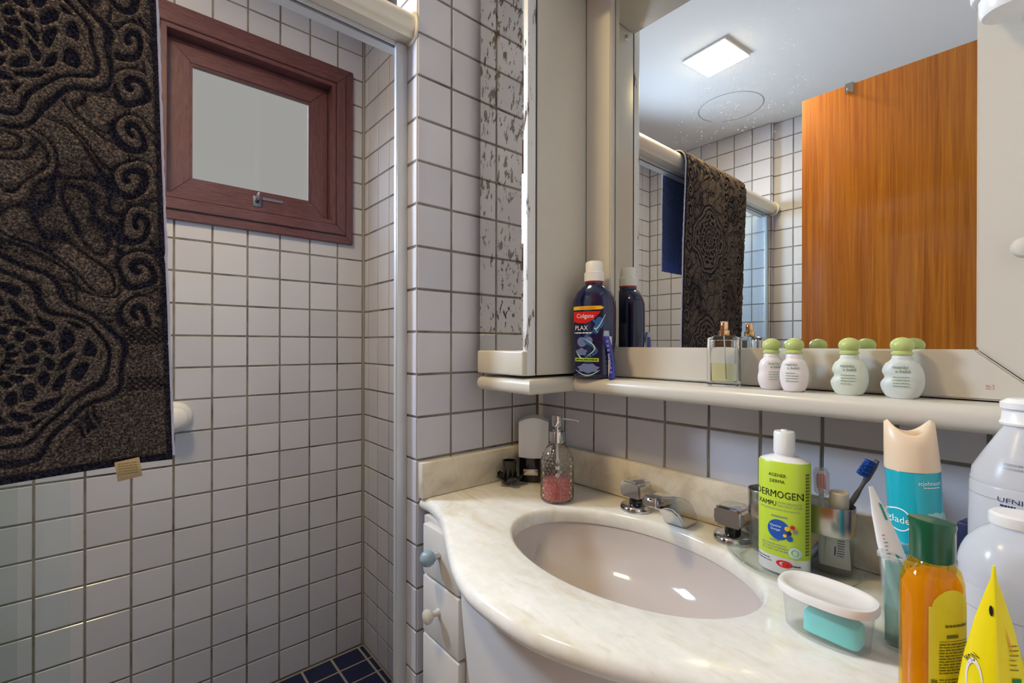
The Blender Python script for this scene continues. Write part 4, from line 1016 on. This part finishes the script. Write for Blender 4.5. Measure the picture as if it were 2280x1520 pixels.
# oval food container with a soap box inside
ct = thing('food_container', 'oval translucent plastic tub with white lid, front right on the marble', 'container', (-.2590, -.7815, ZT+.0004), radians(-93))
M['tub'] = clear('cloudy_plastic', (.985, .985, .985), 1.2, .1, .13, (.95, .95, .95))
V, F = loft(stack([(.041, .024, 0), (.044, .027, .003), (.0485, .0315, .050), (.0473, .0303, .050), (.043, .026, .0045)], 56, 2.25)); sharp(obj('tub', V, F, 'tub', ct), 50)
V, F = loft(stack([(.0505, .0335, .0472), (.0520, .0355, .0480), (.0525, .0360, .0540), (.0510, .0345, .0575), (.0460, .0295, .0578), (.0435, .0270, .0552), (.02, .01, .0550)], 56, 2.5)); sharp(obj('lid', V, F, mat('white_lid', (.80, .78, .76), .3), ct), 50)
V, F = loft([[(x, y, z) for x, y in se(a, b_, 6, 28, .008, -.002)] for a, b_, z in ((.027, .014, .0046), (.029, .016, .0066), (.029, .016, .027), (.027, .014, .029))])
sharp(obj('contents', V, F, mat('turquoise_soap', (.16, .80, .76), .4), ct), 40)['label'] = 'turquoise block seen through the tub wall'

# acrylic box
ab = thing('acrylic_box', 'tall clear acrylic box beside the food tub, holding a long toothpaste tube', 'box', (-.2085, -.8555, ZT+.0004))
V, F = loft(stack([(.022, .0215, 0), (.0245, .0245, .003), (.0285, .0285, .107), (.0300, .0300, .108), (.0300, .0300, .1105), (.0272, .0272, .1105), (.0225, .0225, .005)], 56, 9)); sharp(obj('box_walls', V, F, 'acryl', ab), 30)
V, F = loft(stack([(.0295, .0295, .1080), (.0304, .0304, .1085), (.0304, .0304, .1118), (.0270, .0270, .1118), (.0270, .0270, .1108)], 56, 9), False, False); sharp(obj('rim', V, F, clear('frosty_acrylic', (.95, .96, .97), 1.5, .05, .30, (.92, .95, .97)), ab), 30)
cn = thing('box_insert', 'sea-green sachet standing in the acrylic box', 'sachet', (-.2200, -.8400, ZT+.0055), radians(-80))
V, F = loft([[(x, y+.002*sin(z*60), z) for x, y in se(.009, .0016, 3, 20)] for z in (0, .02, .04, .06, .08, .095)]); sharp(obj('sachet_body', V, F, clear('sea_green', (.80, .92, .90), 1.3, .1, .45, (.38, .66, .62)), cn), 50)
jr = thing('cream_jar', 'small mauve jar lying in the bottom of the acrylic box', 'jar', (-.2130, -.8620, ZT+.0055))
body('jar_body', [(.012, .012, 0), (.0135, .0135, .003), (.0135, .0135, .022)], mat('mauve_jar', (.13, .08, .12), .3), jr, 32)
body('jar_lid', [(.0142, .0142, .0222), (.0142, .0142, .032), (.013, .013, .0335)], mat('pale_jar_lid', (.50, .62, .62), .35), jr, 32)
lt = leaning('long_toothpaste_tube', 'long white and teal toothpaste tube, tip upwards in the acrylic box', 'tube', (-.2005, -.8610, ZT+.0065), (-.2090, -.8165, ZT+.176), .45)
V, F = loft([[(x, y, z) for x, y in se(a, b_, 2.4, 32)] for a, b_, z in ((.0125, .0085, 0), (.0135, .0095, .01), (.0135, .0090, .06), (.0120, .0065, .115), (.0080, .0030, .150), (.0045, .0012, .168), (.0022, .0007, .182))]); sharp(obj('tube_body', V, F, 'white', lt), 50)
lsf = lambda x, z: -np.interp(z, [0, .01, .06, .115, .155, .172, .19], [.0085, .0095, .0090, .0065, .003, .0012, .0007])*sqrt(max(.05, 1-min(1, abs(x)/max(.003, np.interp(z, [0, .06, .115, .155, .172], [.0135, .0135, .012, .008, .0045])))**2.4))
pg = Print(lsf); pg.put([(.003, .142), (.0055, .142), (.0045, .160), (.002, .163)], [(0, 1, 2, 3)], .0006)
pg.put([(.0005, .104), (.006, .098), (.0095, .090), (.0100, .02), (.005, .035), (.0025, .07)], [(0, 1, 2, 5), (2, 3, 4, 5)], .0006); pg.done('teal_print', mat('ink_teal', (.01, .30, .24), .35), lt)
pq = Print(lsf)
for i in range(26): pq.rect(-.0105+.0045*max(0, (i-8)/18), -.0085+.0045*max(0, (i-8)/18)+.001*(i % 3), .02+.0042*i, .0212+.0042*i, .0005, 2)
pq.done('scale_print', 'ink_gray', lt)

# aerosol can
ae = leaning('aerosol_can', 'turquoise air freshener aerosol with cream cap, by the backsplash', 'aerosol can', (-.0640, -.8500, ZT+.0004), (-.0640, -.8462, ZT+.20))
ae.matrix_world = Matrix.Translation((-.1490, -.8560, ZT+.0020)) @ Matrix.Rotation(face((-.149, -.860), radians(10)), 4, 'Z') @ Matrix.Rotation(radians(-3.2), 4, 'Y')
AR = .0272
body('can', [(.027, .027, 0), (AR, AR, .003), (AR, AR, .198), (AR-.001, AR-.001, .200)], mat('turquoise_can', (.004, .36, .46), .22, coat=.4), ae, 48)
NA = 48; R = []
for q, (rr_, zb) in enumerate(((AR+.0003, .1995), (AR+.0006, .2015), (AR-.0008, .232), (AR-.0022, None), (AR-.006, None))):
    ring = []
    for i in range(NA):
        t = 2*pi*i/NA; topz = .2525+.0085*cos(2*t)
        z = zb if zb else topz-(0.0025 if q == 3 else 0)
        ring.append((rr_*cos(t), rr_*sin(t), z))
    R.append(ring)
R.append([(.010*cos(2*pi*i/NA), .010*sin(2*pi*i/NA), .238) for i in range(NA)])
V, F = loft(R); sharp(obj('cream_cap', V, F, mat('cream_cap', (.78, .61, .43), .35), ae), 60)
asf = cyl_surf(AR, AR)
Print(asf).text('scjohnson', .0125, .1850, .0072, .0005, xs=.8).lines(.006, .022, .1815, 1, .003, .0010).done('maker_lettering', 'ink_white', ae)
Print(asf).blob(-.0190, .139, .0118, .0145, .0005, hole=.90).text('glade', -.0190, .1350, .0120, .0006, xs=.80).done('brand_mark', 'ink_white', ae)
Print(asf).text('LIMITADA', -.0105, .0940, .0056, .0005).done('edition_lettering', 'ink_white', ae)
Print(asf).text('SAL', -.002, .0730, .0115, .0005).done('scent_lettering', 'ink_white', ae)
cl_ = Print(asf); cl_.rect(.0060, .0288, .085, .1480, .0005, 8).blob(.0105, .1480, .004, .0035, .0005, 14, 2).blob(.0165, .1485, .0045, .004, .0005, 14, 2).blob(.0230, .1475, .0045, .0035, .0005, 14, 2).done('pale_panel', mat('pale_panel', (.36, .58, .55), .4), ae)
Print(asf).text('gl', .0250, .1270, .0240, .0009, xs=.6).done('panel_lettering', 'ink_white', ae)

# amber shampoo
loc = (-.3300, -.8863, ZT+.0004)
am = thing('amber_bottle', 'amber see-through shampoo bottle with dark green cap, front right corner', 'bottle', loc, face(loc, radians(50)))
M['amber'] = clear('amber_plastic', (1, .83, .26), 1.4, .03, .15, (1.0, .58, .03))
ap = [(.022, .014, 0), (.0250, .0165, .003), (.0262, .0178, .02), (.0262, .0178, .120), (.0255, .0172, .134), (.0220, .0158, .1455), (.0160, .0145, .1515), (.0150, .0140, .154)]
body('bottle_body', ap, 'amber', am, 48, 2.8)
body('shampoo', [(.020, .012, .003), (.0235, .015, .006), (.0245, .0158, .130), (.020, .013, .140)], clear('amber_liquid', (1, .80, .16), 1.15, .1, .60, (1.0, .60, .02)), am, 40, 2.8)
bm = None
R = []
for a, b_, z, tl in ((.0156, .0150, .1542, 0), (.0164, .0158, .1558, 0), (.0162, .0156, .182, .06), (.0174, .0168, .1885, .12), (.0168, .0162, .191, .12), (.006, .005, .1915, .12)):
    R.append([(x, y, z-tl*x) for x, y in se(a, b_, 2.3, 40)])
V, F = loft(R); sharp(obj('flip_cap', V, F, mat('dark_green_cap', (.006, .10, .045), .25, coat=.3), am), 35)
ams = lambda x, z: -np.interp(z, [p[2] for p in ap], [p[1] for p in ap])*max(0.03, 1-min(1, abs(x)/.0262)**2.8)**(1/2.8)
Print(ams).rect(-.0205, .0200, .012, .118, .0005, 18, 6).blob(-.0005, .117, .0180, .016, .0005).done('yellow_label', mat('yellow_label', (.86, .70, .03), .4), am)
lb_ = Print(ams).lines(-.0075, .0165, .0995, 1, .004, .0022, .001).rect(-.006, .006, .0895, .0925, .001, 4)
for k_, n_ in ((.0835, 11), (.0515, 4), (.0390, 7)): lb_.lines(-.013, .017, k_, n_, .0026, .0011, .001)
lb_.rect(-.013, .017, .0865, .0870, .001).rect(-.019, -.0145, .024, .036, .001, 2).rect(-.019, -.0145, .040, .052, .001, 2).done('label_print', 'ink_olive', am)

# yellow refill pouch
loc = (-.3540, -.9285, ZT+.0004)
yp = thing('refill_pouch', 'yellow stand-up refill pouch with pinched peak, right edge of the counter', 'pouch', loc, face(loc, radians(8)))
M['pouch'] = mat('yellow_foil', (.95, .80, .008), .3, coat=.3)
R = []
for q, a, b_, nn in ((0, .0255, .020, 2.2), (.02, .0265, .0205, 2.0), (.25, .0245, .0180, 1.7), (.5, .0190, .0135, 1.4), (.72, .0115, .0085, 1.25), (.86, .0055, .0042, 1.2), (.93, .0022, .0024, 1.5), (1.0, .0008, .0012, 2)):
    R.append([(x, y, .1700*q) for x, y in se(a, b_, nn, 40)])
V, F = loft(R); sharp(obj('pouch_body', V, F, 'pouch', yp), 28)
pz = [0, .0034, .0425, .085, .1224, .1462]; pa = [.0255, .0265, .0245, .0190, .0115, .0055]; pb = [.020, .0205, .018, .0135, .0085, .0042]
pps = lambda x, z: -np.interp(z, pz, pb)*max(0, 1-min(1, abs(x)/np.interp(z, pz, pa))**1.45)**(1/1.45)
Print(pps).blob(-.0130, .070, .0050, .020, .0006, hole=.80).done('swoosh_print', 'ink_white', yp)
Print(pps).blob(-.0025, .1335, .0012, .0042, .0006, 12, 2).done('dark_print', 'ink_black', yp)
Print(pps).text('MON', -.0125, .088, .0065, .0007, xs=.7, rot=.95).done('side_lettering', 'ink_black', yp)
Print(pps).rect(.0095, .0150, .0800, .0840, .0007, 3).done('green_bar', mat('ink_leaf', (.01, .22, .05), .4), yp)
Print(pps).blob(-.0135, .058, .0012, .008, .0007, 10, 2).done('drop_print', 'ink_aqua', yp)
Print(pps).lines(.0080, .0140, .108, 6, .0036, .0009).lines(.0100, .0190, .074, 10, .0040, .0010).done('small_print', 'ink_olive', yp)
Print(pps).put([(-.021, .036), (-.015, .034), (-.0140, .050), (-.019, .048)], [(0, 1, 2, 3)], .0006).done('orange_patch', mat('ink_orange', (.90, .34, .10), .4), yp)
Print(pps).put([(.0055, .124), (.0085, .112), (.0105, .100), (.0080, .110)], [(0, 1, 2, 3)], .0006).done('orange_patch', bpy.data.materials['ink_orange'], yp)

# two translucent jugs
M['jug'] = clear('translucent_jug', (.96, .97, .99), 1.3, .25, .75, (.92, .93, .97))
M['jug2'] = clear('translucent_jug_b', (.96, .97, .99), 1.3, .2, .72, (.90, .93, 1.0))
loc = (-.1500, -.9430, ZT+.0004)
j1 = thing('alcohol_jug', 'tall cloudy plastic jug with white cap, against the wall at the right edge', 'jug', loc, face(loc, 0))
JR = .0470
jp = [(JR-.004, JR-.004, 0), (JR, JR, .004), (JR, JR, .150), (JR-.001, JR-.001, .200), (JR-.002, JR-.002, .202), (JR-.0012, JR-.0012, .205), (JR-.0022, JR-.0022, .208), (JR-.003, JR-.003, .216), (.034, .034, .236), (.0225, .0225, .258), (.0180, .0180, .266), (.0175, .0175, .268)]
body('jug_body', jp, 'jug', j1, 48, ang=40)
body('cap', [(.0215, .0215, .2682), (.0222, .0222, .2705), (.0205, .0205, .273), (.0195, .0195, .283), (.0160, .0160, .2845), (.0210, .0210, .2865), (.0215, .0215, .293), (.015, .015, .2975)], 'white', j1, 36, ang=30)
js = cyl_surf(JR, JR)
Print(js).text('UFNI', -.012, .1880, .0075, .0006, xs=1.2).lines(-.0195, -.0055, .1835, 7, .0034, .0020).done('navy_print', 'ink_navy', j1)
Print(js).rect(-.0462, -.0205, .1890, .1895, .0004, 16).done('fill_line', 'ink_gray', j1)
Print(lambda x, z: -np.interp(z, [.216, .236, .258], [.044, .034, .0225])*sqrt(max(.05, 1-(x/.036)**2))-.0008).lines(-.017, .004, .2270, 2, .0042, .0020).done('date_print', 'ink_gray', j1)
loc = (-.2480, -.9385, ZT+.0004)
j2 = thing('squat_jug', 'squat cloudy plastic bottle with domed shoulder, behind the yellow pouch', 'jug', loc, face(loc, 0))
KR = .0430
kp = [(KR-.004, KR-.004, 0), (KR, KR, .004), (KR, KR, .119), (KR-.0008, KR-.0008, .121), (KR, KR, .123), (KR-.001, KR-.001, .132)]+[(KR*cos(a)*.999, KR*cos(a)*.999, .130+.052*sin(a)) for a in np.linspace(.1, 1.10, 8)]+[(.0165, .0165, .1805)]
body('jug_body', kp, 'jug2', j2, 48, ang=40)
body('cap', [(.0200, .0200, .1806), (.0206, .0206, .183), (.0198, .0198, .190), (.0175, .0175, .192)], 'white', j2, 36, ang=30)
Print(cyl_surf(KR, KR)).rect(-.0425, .0425, .1000, .1005, .0003, 30).done('fill_line', 'ink_gray', j2)
# navy packet and dark brush at the far right
nvp = thing('navy_packet', 'dark navy box behind the aerosol and the jug', 'packet', (-.0420, -.9000, ZT+.0004), radians(-12))
box('packet_body', -.016, .016, -.020, .020, 0, .118, mat('navy_card', (.012, .016, .075), .35), nvp, .002)
hb = thing('toiletry_pouch', 'dark grey crumpled toiletry pouch at the right edge of the counter', 'pouch', (-.3020, -.9690, ZT+.0004))
R = []
for i in range(12):
    q = i/11; z = .125*q; ring = []
    for j in range(36):
        t = 2*pi*j/36; r_ = 1+.07*sin(5*t+q*7)+.05*sin(9*t-q*11)
        e = (1-.35*q**2); ring.append((.022*e*r_*cos(t), .016*e*r_*sin(t), z+.003*sin(3*t)*q))
    R.append(ring)
V, F = loft(R); sharp(obj('pouch_body', V, F, mat('dark_grey_vinyl', (.035, .035, .04), .3, coat=.3), hb), 50)
tube('zip', [(-.012, -.003, .1265), (0, -.002, .1285), (.012, 0, .1265)], .0016, 'steel', hb, 8)
